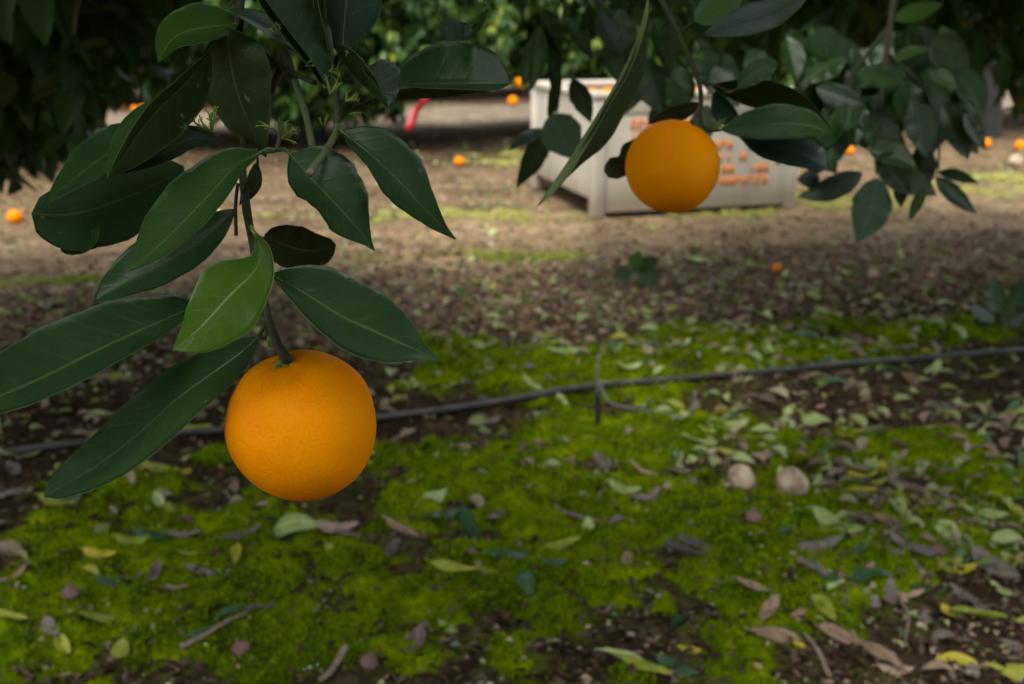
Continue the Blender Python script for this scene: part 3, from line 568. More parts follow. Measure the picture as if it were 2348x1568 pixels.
for _ in range(62): rnd_leaf(B3, random.uniform(1790, 2200), random.uniform(50, 300), random.uniform(35, 150), random.uniform(100, 150), random.uniform(1.55, 1.8), random.choice(['leaf', 'leaf', 'leaf_fresh', 'leaf_fresh']), None)
B4 = empty('orange_branch', at(1270, 100, 1.3)); tag(B4, 'small blurred hanging twig with yellow-green leaves at the left corner of the bin', 'branch')
twig(B4, [(1300, -60, 1.4), (1290, 60, 1.36), (1282, 180, 1.33), (1275, 260, 1.3), (1235, 350, 1.28)], [.003, .0025, .002, .0016, .001], 'twig_dark', 'stem')
for (x, y, a, l, mt, wd, un) in [(1284, 160, 102, 130, 'leaf', 13, True), (1262, 262, 62, 118, 'leaf', 44, False), (1310, 182, 66, 110, 'leaf', 24, True), (1258, 290, 118, 160, 'leaf', 26, True), (1232, 60, 96, 150, 'leaf_light', 26, False), (1268, 60, 92, 145, 'leaf_light', 20, True),
                              (1245, 20, 70, 120, 'leaf_light', 26, True), (1215, 90, 100, 110, 'leaf_fresh', 20, False), (1300, 40, 60, 110, 'leaf_fresh', 24, False), (1480, 130, 70, 150, 'leaf', 34, False), (1440, 110, 95, 110, 'leaf', 24, False), (1400, 90, 80, 105, 'leaf', 26, True), (1250, 296, 150, 100, 'leaf_grey', 16, False), (1560, 150, 95, 130, 'leaf_fresh', 34, False), (1590, 175, 130, 130, 'leaf', 36, False), (1520, 165, 60, 110, 'leaf', 30, False), (1500, 40, 75, 140, 'leaf_fresh', 34, False), (1550, 30, 95, 120, 'leaf_fresh', 30, True), (1420, 20, 85, 130, 'leaf', 32, False), (1370, 30, 60, 110, 'leaf_grey', 26, False), (1350, 10, 100, 110, 'leaf_light', 24, True), (1640, 150, 60, 110, 'leaf', 30, False), (1620, 240, 100, 90, 'leaf', 26, False), (1480, 175, 120, 105, 'leaf', 26, False), (1540, 185, 85, 110, 'leaf_fresh', 26, False), (1660, 120, 100, 120, 'leaf', 34, False), (1720, 110, 80, 110, 'leaf_fresh', 30, False), (1700, 170, 40, 90, 'leaf', 22, False), (1765, 130, 110, 100, 'leaf_grey', 24, False), (1600, 90, 80, 120, 'leaf_fresh', 30, False), (1440, 130, 100, 90, 'leaf', 24, False), (1560, 215, 140, 100, 'leaf', 26, False)]:
    rnd_leaf(B4, x, y, a, l, random.uniform(1.25, 1.38), mt, wd, under=un)
twig(B4, [(1300, -60, 1.4), (1390, 20, 1.38), (1450, 80, 1.36), (1490, 140, 1.34), (1560, 165, 1.34), (1640, 170, 1.33)], [.003, .0025, .002, .0018, .0015, .001], 'twig_dark')

# ------------------------------------------------------------------ trees
def leaf_template(nu=5, nv=2, wd=.22, bend=.18, fold=.12):
    us = np.linspace(0, 1, nu); f = (us**.75)*((1-us)**1.05); f = f/f.max(); f[0] = .05; P = []
    for a, u_ in enumerate(us):
        for s in np.linspace(-1, 1, nv+1): P.append((u_, s*wd*f[a], -bend*u_*u_+fold*abs(s)*f[a]*.6))
    Fq = [(a*(nv+1)+b_, (a+1)*(nv+1)+b_, (a+1)*(nv+1)+b_+1, a*(nv+1)+b_+1) for a in range(nu-1) for b_ in range(nv)]
    return np.array(P), np.array(Fq)
def leaf_cloud(C, Dr, Ln, tmpl):
    """C: base points, Dr: unit directions, Ln: lengths"""
    P, Fq = tmpl; q = len(C); up = rng.normal(0, .45, (q, 3)) + np.array((0, 0, 1))
    Xa = Dr/np.linalg.norm(Dr, axis=1)[:, None]; Ya = np.cross(up, Xa); Ya /= np.linalg.norm(Ya, axis=1)[:, None]+1e-9; Za = np.cross(Xa, Ya)
    V_ = C[:, None]+Ln[:, None, None]*(P[None, :, 0, None]*Xa[:, None]+P[None, :, 1, None]*Ya[:, None]+P[None, :, 2, None]*Za[:, None])
    return V_.reshape(-1, 3), (Fq[None]+np.arange(q)[:, None, None]*len(P)).reshape(-1, 4)
def shoots(n_sh, cen, rad, shell=.55, allow=None, per=7, ln=(.07, .12), lump=0):
    d = rng.normal(size=(n_sh, 3)); d /= np.linalg.norm(d, axis=1)[:, None]; r_ = rng.uniform(shell**3, 1, n_sh)**(1/3)
    if lump: r_ = r_*(1-lump*fbm(d[:, 0]+cen[0]*3, d[:, 1]+d[:, 2]*1.7+cen[1], 2.6, 3, 77))
    C = np.array(cen)+d*r_[:, None]*np.array(rad); C = C[C[:, 2] > .12]
    if allow is not None: C = C[allow(C)]
    k_ = len(C); Cb = np.repeat(C, per, 0)+rng.normal(0, .028, (k_*per, 3)); az_ = rng.uniform(0, 6.283, k_*per); el = np.radians(rng.normal(-42, 26, k_*per))
    D_ = np.stack((np.cos(az_)*np.cos(el), np.sin(az_)*np.cos(el), np.sin(el)), -1)
    return Cb, D_, rng.uniform(*ln, k_*per)
def tree(name, label, base, cen, rad, n_sh, mcrown, allow=None, tmpl=None, shell=.55, ln=(.07, .12), group=None, per=7, trunk_r=.07, extra=None, lump=.3, gate=None, limbs=6):
    T = empty(name, (base[0], base[1], float(height(base[0], base[1])))); tag(T, label, 'tree', group)
    C, D_, Ln = shoots(n_sh, cen, rad, shell, allow, per, ln, lump)
    if extra is not None: C = np.vstack((C, extra[0])); D_ = np.vstack((D_, extra[1])); Ln = np.r_[Ln, extra[2]]
    if gate is not None: k_ = gate(C)&gate(C+D_*Ln[:, None]); C, D_, Ln = C[k_], D_[k_], Ln[k_]
    V_, F_ = leaf_cloud(C, D_, Ln, tmpl or leaf_template())
    link('crown', mesh_np('crown', local(V_, T), F_, [M[mcrown]]), T)
    bz = T.location.z; fork = np.array((base[0], base[1], .75))
    tv = [tube([(base[0], base[1], bz-.05), (base[0]+.02, base[1], .35), tuple(fork)], [trunk_r*1.35, trunk_r, trunk_r*.9], 12, bump=.08)]
    for k_ in range(limbs):
        a = k_*6.283/limbs+.5; e_ = np.array(cen)+np.array((math.cos(a)*rad[0]*.6, math.sin(a)*rad[1]*.6, rad[2]*.35)); mid_ = (fork+e_)/2+np.array((0, 0, .12))
        if gate is not None and not gate(np.array([smooth_pts([fork, mid_, e_], 7)[z] for z in range(7)])).all(): continue
        tv.append(tube([fork, mid_, e_], [trunk_r*.6, trunk_r*.4, trunk_r*.12], 8, bump=.06))
    V_, F_ = join(tv); link('trunk', mesh_np('trunk', local(V_, T), F_, [M['trunk']]), T)
    return T
def overhead(n_, x0, x1, y0, y1, z0, z1):
    C = np.stack((rng.uniform(x0, x1, n_), rng.uniform(y0, y1, n_), rng.uniform(z0, z1, n_)), -1); Cb = np.repeat(C, 7, 0)+rng.normal(0, .03, (n_*7, 3))
    az_ = rng.uniform(0, 6.283, n_*7); el = np.radians(rng.normal(-35, 25, n_*7)); return Cb, np.stack((np.cos(az_)*np.cos(el), np.sin(az_)*np.cos(el), np.sin(el)), -1), rng.uniform(.075, .12, n_*7)
def inframe(x, y, m_=60): return (x > -m_) & (x < W0+m_) & (y > -m_) & (y < H0+m_)
def gate_region(polyfn, dmin):
    """a leaf may stand where it is outside the picture or inside the wanted silhouette; never very near the lens"""
    def f(P):
        x, y, d = proj(P); ok = (d < .05) | ~inframe(x, y) | polyfn(x, y)
        near = (np.linalg.norm(P-CAM, axis=1) < dmin) & inframe(x, y, 250) & (d > 0)
        return ok & ~near
    return f
def left_sil(x, y):
    lim = 430 - .9*np.maximum(0, x-120)*1.0 + 30*np.sin(x/27.); return (x < 470) & (y < np.where(x < 120, 430+25*np.sin(x/13.), lim)) & ~((x > 262) & (x < 345) & (y > 212) & (y < 300))
def right_sil(x, y):
    top = (y < 135+35*np.sin(x/37.)+18*np.sin(x/11.)) & (x > 1170)
    r1 = (x > 1840) & (y < 175+30*np.sin(x/23.)); r2 = (x > 2285) & (y < 290+14*np.sin(x/9.)); mid_ = (x > 1560) & (x < 1850) & (y < 215+20*np.sin(x/13.))
    return top | r1 | r2 | mid_
tm_near = leaf_template(7, 4, .23, .2, .16)
pL = rowp(-2.35, 2.36); pR = rowp(3.1, 2.42)
tree('orange_tree', 'dark orange tree whose low crown fills the upper left corner', pL, (-1.85, 2.5, 1.5), (1.75, 1.6, 1.3), 2900, 'crown_dark', tmpl=tm_near, shell=.25, ln=(.075, .125), gate=gate_region(left_sil, 1.45), per=7, extra=tuple(np.concatenate(z_) for z_ in zip(overhead(620, -1.9, .15, .45, 2.4, 1.55, 2.3), overhead(300, -2.2, -.45, .4, 2.2, 1.4, 2.0), overhead(230, -1.1, .4, .2, 1.1, 1.36, 1.9), overhead(60, -.9, .1, -.35, .2, 1.45, 1.9))))  # extra: unseen shoots above the frame, added to shade branch, orange and moss
tree('orange_tree', 'orange tree whose leafy crown hangs across the upper right edge above the bin', pR, (1.9, 3.2, 1.75), (2.4, 1.75, 1.25), 3300, 'crown', tmpl=tm_near, shell=.25, ln=(.075, .12), gate=gate_region(right_sil, 1.5), per=7, extra=tuple(np.concatenate(z_) for z_ in zip(overhead(520, .45, 2.2, .5, 2.6, 1.6, 2.3), overhead(220, .9, 2.2, .5, 2.2, 1.4, 2.0), overhead(150, .4, 1.6, .4, 1.4, 1.4, 1.9))))  # extra: out-of-view shoots added overhead to darken the ground on the right
tm_far = leaf_template(4, 2, .24, .2, .16)
far_labels = [(-5.6, 'leftmost tree of the far row, behind the dark left crown'), (-2.3, 'far row tree behind the largest orange\'s branch, low leafy skirt'), (0.75, 'far row tree with oranges in its crown, just left of the bin'), (3.9, 'far row tree standing behind the bin'), (7.2, 'rightmost tree of the far row, right of the bin')]
def far_gate(P):
    x, y, d = proj(P); g1 = (x > 930) & (x < 1190) & (y > 205+12*np.sin(x/19.)); g2 = (x >= 1190) & (x < 1850) & (y > 215); g3 = (x > 2180) & (y > 190+40*np.sin(x/31.)); g0 = (x < 480) & (y > 225+15*np.sin(x/17.)); g4 = (x >= 1850) & (x <= 2180) & (y > 245+20*np.sin(x/25.)); g5 = (x >= 480) & (x <= 930) & (y > 300+14*np.sin(x/21.)); g0 = g0 | g5
    return ~(g0 | g1 | g2 | g3 | g4)
for k_, (u_, lb) in enumerate(far_labels):
    bx, by = rowp(u_, 8.9); tree('orange_tree', lb, (bx, by), (bx, by, 1.15), (2.1, 1.5, 1.2), 4200, 'crown', tmpl=tm_far, shell=.5, ln=(.08, .13), group='orange trees of the far row', gate=far_gate, per=7, trunk_r=.09, lump=.35, extra=overhead(700, bx-1.7, bx+1.7, by-1., by+1., .3, 1.1))
for k_, u_ in enumerate((-9, -5.2, -1.6, 2.0, 5.6, 9.2)):
    bx, by = rowp(u_, 14.4); tree('orange_tree', ['dim tree at the left end of the most distant row', 'distant row tree second from the left', 'distant row tree seen through the left branch', 'distant row tree seen left of the bin through the gap', 'distant row tree behind the bin, second from the right', 'dim tree at the right end of the most distant row'][k_], (bx, by), (bx, by, 1.6), (2.3, 1.7, 1.55), 2300, 'crown_dark', tmpl=leaf_template(3, 2, .3, .2, .16), shell=.55, ln=(.15, .24), group='orange trees of the most distant row', per=7, trunk_r=.1, lump=.2)
for k_, u_ in enumerate((-14, -9.4, -4.8, -.2, 4.4, 9, 13.6)):
    bx, by = rowp(u_, 20.5); tree('orange_tree', 'tall dim orange tree closing the view behind the other rows', (bx, by), (bx, by, 2.4), (3.0, 2.2, 2.5), 1500, 'crown_dark', tmpl=leaf_template(3, 2, .32, .2, .16), shell=.6, ln=(.25, .38), group='orange trees closing the view', per=6, trunk_r=.12, lump=.15)
for k_, u_ in enumerate((-3.6, .2, 4.0)):  # unseen row added behind the camera to block low sky light
    bx, by = rowp(u_, -3.4); tree('orange_tree', ['orange tree behind the photographer, left one', 'orange tree straight behind the photographer', 'orange tree behind the photographer, right one'][k_], (bx, by), (bx, by, 1.7), (1.9, 1.4, 1.6), 1500, 'crown', tmpl=leaf_template(3, 2, .3, .2, .16), shell=.55, ln=(.13, .2), group='orange trees of the row behind the photographer', per=7, trunk_r=.09, lump=.2)
# dark post-like trunk right
bx, by, _ = gnd(2262, 318); T = link('tree_stump', None, None, (bx, by, float(height(bx, by)))); tag(T, 'dark upright tree trunk at the right, above two fallen oranges', 'tree trunk')
V_, F_ = tube([(bx, by, -.05), (bx-.02, by, .3), (bx-.03, by+.02, .7), (bx-.12, by+.03, 1.2), (bx-.1, by, 1.8)], [.13, .105, .1, .1, .09], 14, bump=.06); link('trunk', mesh_np('trunk', local(V_, T), F_, [M['trunk']]), T)
V_, F_ = tube([(bx-.03, by+.02, .7), (bx+.1, by, 1.1), (bx+.3, by+.05, 1.7)], [.07, .06, .045], 10, bump=.06); link('limb', mesh_np('limb', local(V_, T), F_, [M['trunk']]), T)

# ------------------------------------------------------------------ harvest bin
def obj_boxes(name, boxes, parent, m, bev=.006):
    V_, F_ = join([box(*b_) for b_ in boxes]); o = link(name, mesh_np(name, V_, F_, [M[m]], smooth=False), parent)
    if bev: md = o.modifiers.new('bevel', 'BEVEL'); md.width = bev; md.segments = 3; md.limit_method = 'ANGLE'
    return o
A0 = gnd(1357, 505); Bq = gnd(1825, 480); yaw = math.atan2(Bq[1]-A0[1], Bq[0]-A0[0])
bn = empty('harvest_bin', (A0[0], A0[1], float(height(A0[0], A0[1]))-.004)); bn.rotation_euler.z = yaw
tag(bn, 'large pale plastic harvest bin with orange stencilled lettering', 'bin')
BW, BD, BH, FZ = 1.19, 1.13, .645, .10
post = .075
obj_boxes('front_wall', [(post+.001, BW-post-.001, .009, .040, .035, BH-.11), (post+.001, BW-post-.001, .004, .046, BH-.109, BH-.0355)], bn, 'bin', .004)
obj_boxes('side_wall', [(.012, .040, post+.001, BD-post-.001, FZ, BH-.0355), (.004, .0115, .30, .34, FZ, BH-.06), (.004, .0115, .80, .84, FZ, BH-.06)] + [(.006, .0115, .36, .78, z, z+.012) for z in np.arange(.42, .59, .03)], bn, 'bin', .003)
obj_boxes('side_wall', [(BW-.040, BW-.012, post+.001, BD-post-.001, FZ, BH-.0355)], bn, 'bin')
obj_boxes('back_wall', [(post+.001, BW-post-.001, BD-.040, BD-.012, FZ, BH-.0355)], bn, 'bin')
for (x, y) in ((0, 0), (BW-post, 0), (0, BD-post), (BW-post, BD-post)):
    obj_boxes('corner_post', [(x, x+post, y, y+post, 0, BH-.0355)], bn, 'bin', .018)
obj_boxes('runner', [(post+.001, BW-post-.001, BD-.07, BD-.008, .012, FZ-.0215)], bn, 'bin', .006)
obj_boxes('deck', [(.042, BW-.042, .075, BD-.075, FZ+.003, FZ+.03)], bn, 'bin', 0)
rw = .052
obj_boxes('rim', [(-.006, BW+.006, -.006, rw, BH-.035, BH), (-.006, BW+.006, BD-rw, BD+.006, BH-.035, BH), (-.006, rw, rw+.001, BD-rw-.001, BH-.035, BH-.001), (BW-rw, BW+.006, rw+.001, BD-rw-.001, BH-.035, BH-.001)], bn, 'bin', .010)
st = []
r2 = random.Random(5)
def glyph(x, z, wd, h, kind_):
    t_ = .0105; y0, y1 = .0062, .0088
    b_ = lambda xa, xb, za, zb: st.append((x+xa, x+xb, y0, y1, z+za, z+zb))
    if kind_ == 0: b_(0, t_, 0, h); b_(wd-t_, wd, 0, h); b_(t_+.001, wd-t_-.001, h*.42, h*.42+t_)
    elif kind_ == 1: b_(0, t_, 0, h); b_(t_+.001, wd, h-t_, h); b_(t_+.001, wd*.8, h*.45, h*.45+t_); b_(t_+.001, wd, 0, t_)
    elif kind_ == 2: b_(wd*.4, wd*.4+t_, 0, h-t_-.001); b_(0, wd, h-t_, h)
    elif kind_ == 3: b_(0, t_, 0, h); b_(wd-t_, wd, t_+.001, h-t_-.001); b_(t_+.001, wd, h-t_, h); b_(t_+.001, wd, 0, t_)
    elif kind_ == 4: b_(0, t_, 0, h); b_(t_+.001, wd, h-t_, h); b_(t_+.001, wd, h*.45, h*.45+t_); b_(wd-t_, wd, h*.45+t_+.001, h-t_-.001)
    else: b_(wd*.35, wd*.35+t_, 0, h)
for (z, xs, xe, gaps) in ((.455, .20, .62, ()), (.392, .20, .62, ()), (.335, .38, .78, (.60,)), (.272, .38, .86, (.55, .79)), (.208, .36, .98, (.62, .80, .86)), (.145, .36, .98, (.66,))):
    x = xs
    while x < xe:
        if not any(abs(x-g_) < .022 for g_ in gaps):
            glyph(x, z, .031, .051, r2.choice((0, 0, 1, 2, 3, 4, 5)))
        x += .041
    obj_boxes('stencil_lettering', st, bn, 'stencil', 0); st = []
# oranges lying in the bin, just under its rim
far_me = orange_mesh(.038, 5, 14, 'orange_far')
ca, sa = math.cos(yaw), math.sin(yaw); k_ = 0
LB = ['orange inside the bin, next to its left wall', 'orange inside the bin, against its far wall', 'orange in the middle of the bin load']
for a in range(11):
    for b_ in range(11):
        lx, ly = .10+a*.099+(b_ % 2)*.04, .12+b_*.092
        if lx > BW-.09 or ly > BD-.09 or (ly < .45 and lx > .4): continue
        z = BH-.085-.05*math.hypot(lx-.6, ly-.7)+random.uniform(-.012, .012)+.02
        o = link('orange', far_me, None, (A0[0]+lx*ca-ly*sa, A0[1]+lx*sa+ly*ca, z)); o.rotation_euler = (random.random()*3, random.random()*3, 0)
        tag(o, LB[0] if lx < .25 else LB[1] if ly > .85 else LB[2], 'orange', 'oranges loaded in the bin')

# ------------------------------------------------------------------ hose, sprinkler stake, ribbon
pts = []
HP = []
for (px, py) in [(-700, 1165), (-200, 1085), (200, 1030), (500, 1000), (700, 985), (880, 965), (1000, 950), (1120, 934), (1250, 913), (1368, 893), (1500, 880), (1640, 863), (1800, 849), (1950, 833), (2100, 822), (2347, 802), (2900, 760)]:
    p = gnd(px, py); hz = max(float(height(p[0], p[1])), float(mossz(p[0], p[1])[0])); HP.append((p[0], p[1], hz))
hz_ = np.array([q[2] for q in HP])
for _ in range(2): hz_ = np.convolve(np.pad(hz_, 1, 'edge'), (.25, .5, .25), 'valid')
pts = [(q[0], q[1], h_+.012) for q, h_ in zip(HP, hz_)]
V_, F_ = tube(pts, .0100, 14, len(pts)*8); hose = link('drip_hose', mesh_np('drip_hose', V_, F_, [M['hose']])); tag(hose, 'black irrigation hose lying across the mossy ground', 'hose')
sp = gnd(1370, 972); zz = float(height(sp[0], sp[1])); S1 = empty('sprinkler_stake', (sp[0], sp[1], zz)); tag(S1, 'short black sprinkler stake standing beside the hose with a thin grey riser', 'stake')
V_, F_ = tube([(0, 0, -.03), (0, .002, .06), (-.003, .004, .106)], [.004, .0075, .0085], 10); link('stake', mesh_np('stake', V_, F_, [M['black']]), S1)
V_, F_ = join([tube([(-.003, .004, .104), (-.004, .01, .15), (-.002, .018, .195)], [.0034, .003, .0028], 8), tube([(-.006, .018, .194), (.005, .018, .194)], [.0034, .0034], 8)]); link('riser', mesh_np('riser', V_, F_, [M['greyp']]), S1)
tp = []
for (px, py, hz) in [(1372, 900, .055), (1395, 925, .02), (1440, 930, .012), (1500, 942, .012), (1560, 952, .014), (1588, 945, .02), (1592, 912, .018), (1594, 893, .016)]:
    p = gnd(px, py); tp.append((p[0]-sp[0], p[1]-sp[1], float(height(p[0], p[1]))+hz-zz))
V_, F_ = tube(tp, .0028, 8); link('feeder_tube', mesh_np('feeder_tube', V_, F_, [M['greyp']]), S1)
rp = gnd(940, 296); rd = (rp-CAM)@F
rd = 7.0; P1 = at(938, 298, rd); P2 = at(986, 212, rd+.05); P3 = at(1012, 120, rd+.3)
n_ = 14; S_ = smooth_pts([P1, (P1+P2)/2+np.array((-.03, 0, 0)), P2, P3], n_); V_ = []
for k_, p in enumerate(S_): a = .3+.09*k_; V_ += [p+np.array((.034*math.cos(a), .034*math.sin(a), 0)), p-np.array((.034*math.cos(a), .034*math.sin(a), 0))]
V_ = np.array(V_); F_ = [(2*q, 2*q+1, 2*q+3, 2*q+2) for q in range(n_-1)]; rb = link('marking_ribbon', mesh_np('marking_ribbon', V_, F_, [M['red']])); md = rb.modifiers.new('thick', 'SOLIDIFY'); md.thickness = .002
tag(rb, 'red tape strip hanging from the far row foliage behind the left branch', 'ribbon')

# ------------------------------------------------------------------ fallen fruit
def fruit(px, py, r, m, label, seed, group=None, sq=.92, lift=0):
    p = gnd(px, py)
    if m in ('mummy', 'orange_mould') and py > 600:
        d_, f_ = ball((0, 0, 0), r*1.08, 20, seed, .15, (1, .95, .92)); sv, sf = tube([(0, 0, r*.75), (r*.15, 0, r*1.15), (r*.5, .1*r, r*1.5)], [r*.28, r*.16, r*.1], 7)
        V_, F_ = join([(d_, f_), (sv, sf)]); me_ = mesh_np('dried_orange', V_, F_, [M[m]]); lift -= r*.15
    else: me_ = orange_mesh(r, seed, 24, m)
    if True:
      pass
    if m == 'orange_mould' and py > 600: rx_, ry_ = random.uniform(1.7, 2.3), seed
    else: rx_, ry_ = random.uniform(-.4, .4), seed
    o = link('orange' if m != 'mummy' else 'dried_orange', me_, None, (p[0], p[1], max(float(height(p[0], p[1])), float(mossz(p[0], p[1])[0]))+r*.82+lift)); o.scale = (1, 1, sq); o.rotation_euler = (rx_, random.uniform(-.4, .4), ry_)
    tag(o, label, 'orange', group); return o
fruit(1053, 378, .040, 'orange_far', 'bright fallen orange on bare dirt beyond the branch, alone', 11)
fruit(35, 505, .040, 'orange_far', 'fallen orange at the left edge, largest on the dirt track', 12)
fruit(112, 524, .036, 'orange_far', 'fallen orange half hidden under the dark left leaf', 13)
fruit(278, 246, .046, 'orange_far', 'leftmost of the small oranges on the ground beneath the dark crown', 14)
fruit(310, 256, .045, 'orange_far', 'lower orange of the pair under the dark left crown', 15)
fruit(328, 252, .045, 'orange_far', 'redder orange of the pair under the dark left crown', 16)
fruit(2257, 344, .045, 'orange_far', 'fallen orange at the foot of the dark trunk', 17)
fruit(2336, 348, .045, 'orange_far', 'fallen orange at the right edge, level with the trunk foot', 18)
fruit(1946, 356, .040, 'orange_far', 'fallen orange seen between leaves of the drooping right branch', 19)
fruit(1780, 630, .019, 'orange_far', 'small torn orange fruit lying in the dry litter', 20)
fruit(2326, 386, .05, 'orange_mould', 'pale mouldy fruit at the right edge below the fallen oranges', 21)
fruit(2001, 640, .02, 'orange_mould', 'small pale fruit among the dry litter at the right', 22)
fruit(1699, 1118, .032, 'orange_mould', 'left of the two mouldy shrunken oranges on the moss', 23, sq=.8)
fruit(1814, 1130, .033, 'orange_mould', 'right of the two mouldy shrunken oranges on the moss, rounder', 24)
fruit(1724, 1215, .014, 'mummy', 'tiny dark dried orange below the mouldy pair', 25)
fruit(166, 1382, .014, 'mummy', 'tiny grey dried fruit on moss at the lower left', 26)
fruit(556, 1520, .013, 'mummy', 'tiny pinkish dried fruit at the bottom, left of centre', 27)
fruit(848, 1538, .013, 'mummy', 'tiny dried fruit with stalk at the bottom edge', 28)
fruit(2150, 1262, .011, 'mummy', 'tiny dried fruit at the right, beside a yellow leaf', 29)
# oranges hanging in the far crowns
k_ = 0
for (px, py, d) in [(1190, 190, 7.7), (858, 130, 8.0), (1125, 62, 8.1), (1232, 95, 7.8), (1175, 232, 7.6)]:
    o = link('orange', far_me, None, at(px, py, d)); o.scale = (1.05,)*3; tag(o, ['small orange in the far crown, just below the large right leaf', 'small orange in the far crown right of the pale folded leaf', 'small orange in the far crown above the large right leaf', 'small orange in the far crown beside the yellow-green leaves', 'small orange low in the far crown left of the bin'][k_], 'orange', 'oranges hanging in the far crowns'); k_ += 1

# ------------------------------------------------------------------ fallen leaves
def litter_mesh(seed, form, col):
    r = random.Random(seed); n_ = 14; mc = 7; wd = r.uniform(.18, .25)
    bend = {'flat': .28, 'curled': .55, 'folded': .15, 'crumpled': .35}[form]; fold = {'flat': .05, 'curled': .25, 'folded': .8, 'crumpled': .6}[form]
    us = np.linspace(0, 1, n_); f = (us**.65)*((1-us)**.8); f /= f.max(); P = []; uvs = []
    for a, u_ in enumerate(us):
        th = bend*2.2*(u_-.5)
        for s in np.linspace(-1, 1, mc):
            cr = r.uniform(-.02, .02) if form == 'crumpled' else 0
            h = bend*1.1*(u_-.5)**2*1.6 + fold*wd*f[a]*abs(s)*.75 + cr; ww_ = wd*f[a]*s*math.cos(min(1.2, fold))
            P.append((u_-.5, ww_+.06*math.sin(u_*3+seed)*(u_-.3), h+.02*math.sin(u_*9+s*2+seed))); uvs.append((u_, (s+1)/2))
    P = np.array(P); P[:, 2] -= P[:, 2].min(); Fq = [(a*mc+b_, (a+1)*mc+b_, (a+1)*mc+b_+1, a*mc+b_+1) for a in range(n_-1) for b_ in range(mc-1)]
    pet_v, pet_f = tube([(-.5, P[3, 1], P[3, 2]), (-.62, P[3, 1]+.02, P[3, 2]*.5+.01)], [.012, .008], 5, 3)
    V_, F_ = join([(P, Fq), (pet_v, pet_f)]); uvs += [(0, .5)]*len(pet_v)
    me_ = mesh_np('fallen_leaf', V_, F_, [LC[col]], uv=np.array(uvs)); return me_
FORMS = ('flat', 'curled', 'folded', 'crumpled'); LM = {}
sd_ = 100
for cname in LC:
    for fm in FORMS:
        if fm == 'crumpled' and cname not in ('tan', 'grey-brown'): continue
        LM[(cname, fm)] = [litter_mesh(sd_+q, fm, cname) for q in range(3)]; sd_ += 3
LAND = {'the largest orange': gnd(690, 1180), 'the sprinkler stake': sp, 'the mouldy fruit pair': gnd(1760, 1115), 'the bottom-left corner': gnd(40, 1540), 'the bare soil patch': gnd(1400, 1480), 'the bottom-right corner': gnd(2320, 1540),
        'the small seedling': gnd(1460, 650), 'the bin foot': gnd(1360, 505), 'the hose end': gnd(2330, 810), 'the left edge': gnd(10, 800), 'the lowest leaf tip': gnd(100, 1150), 'the dead leaf cluster': gnd(1560, 1270), 'the right leaf tip': gnd(1010, 830)}
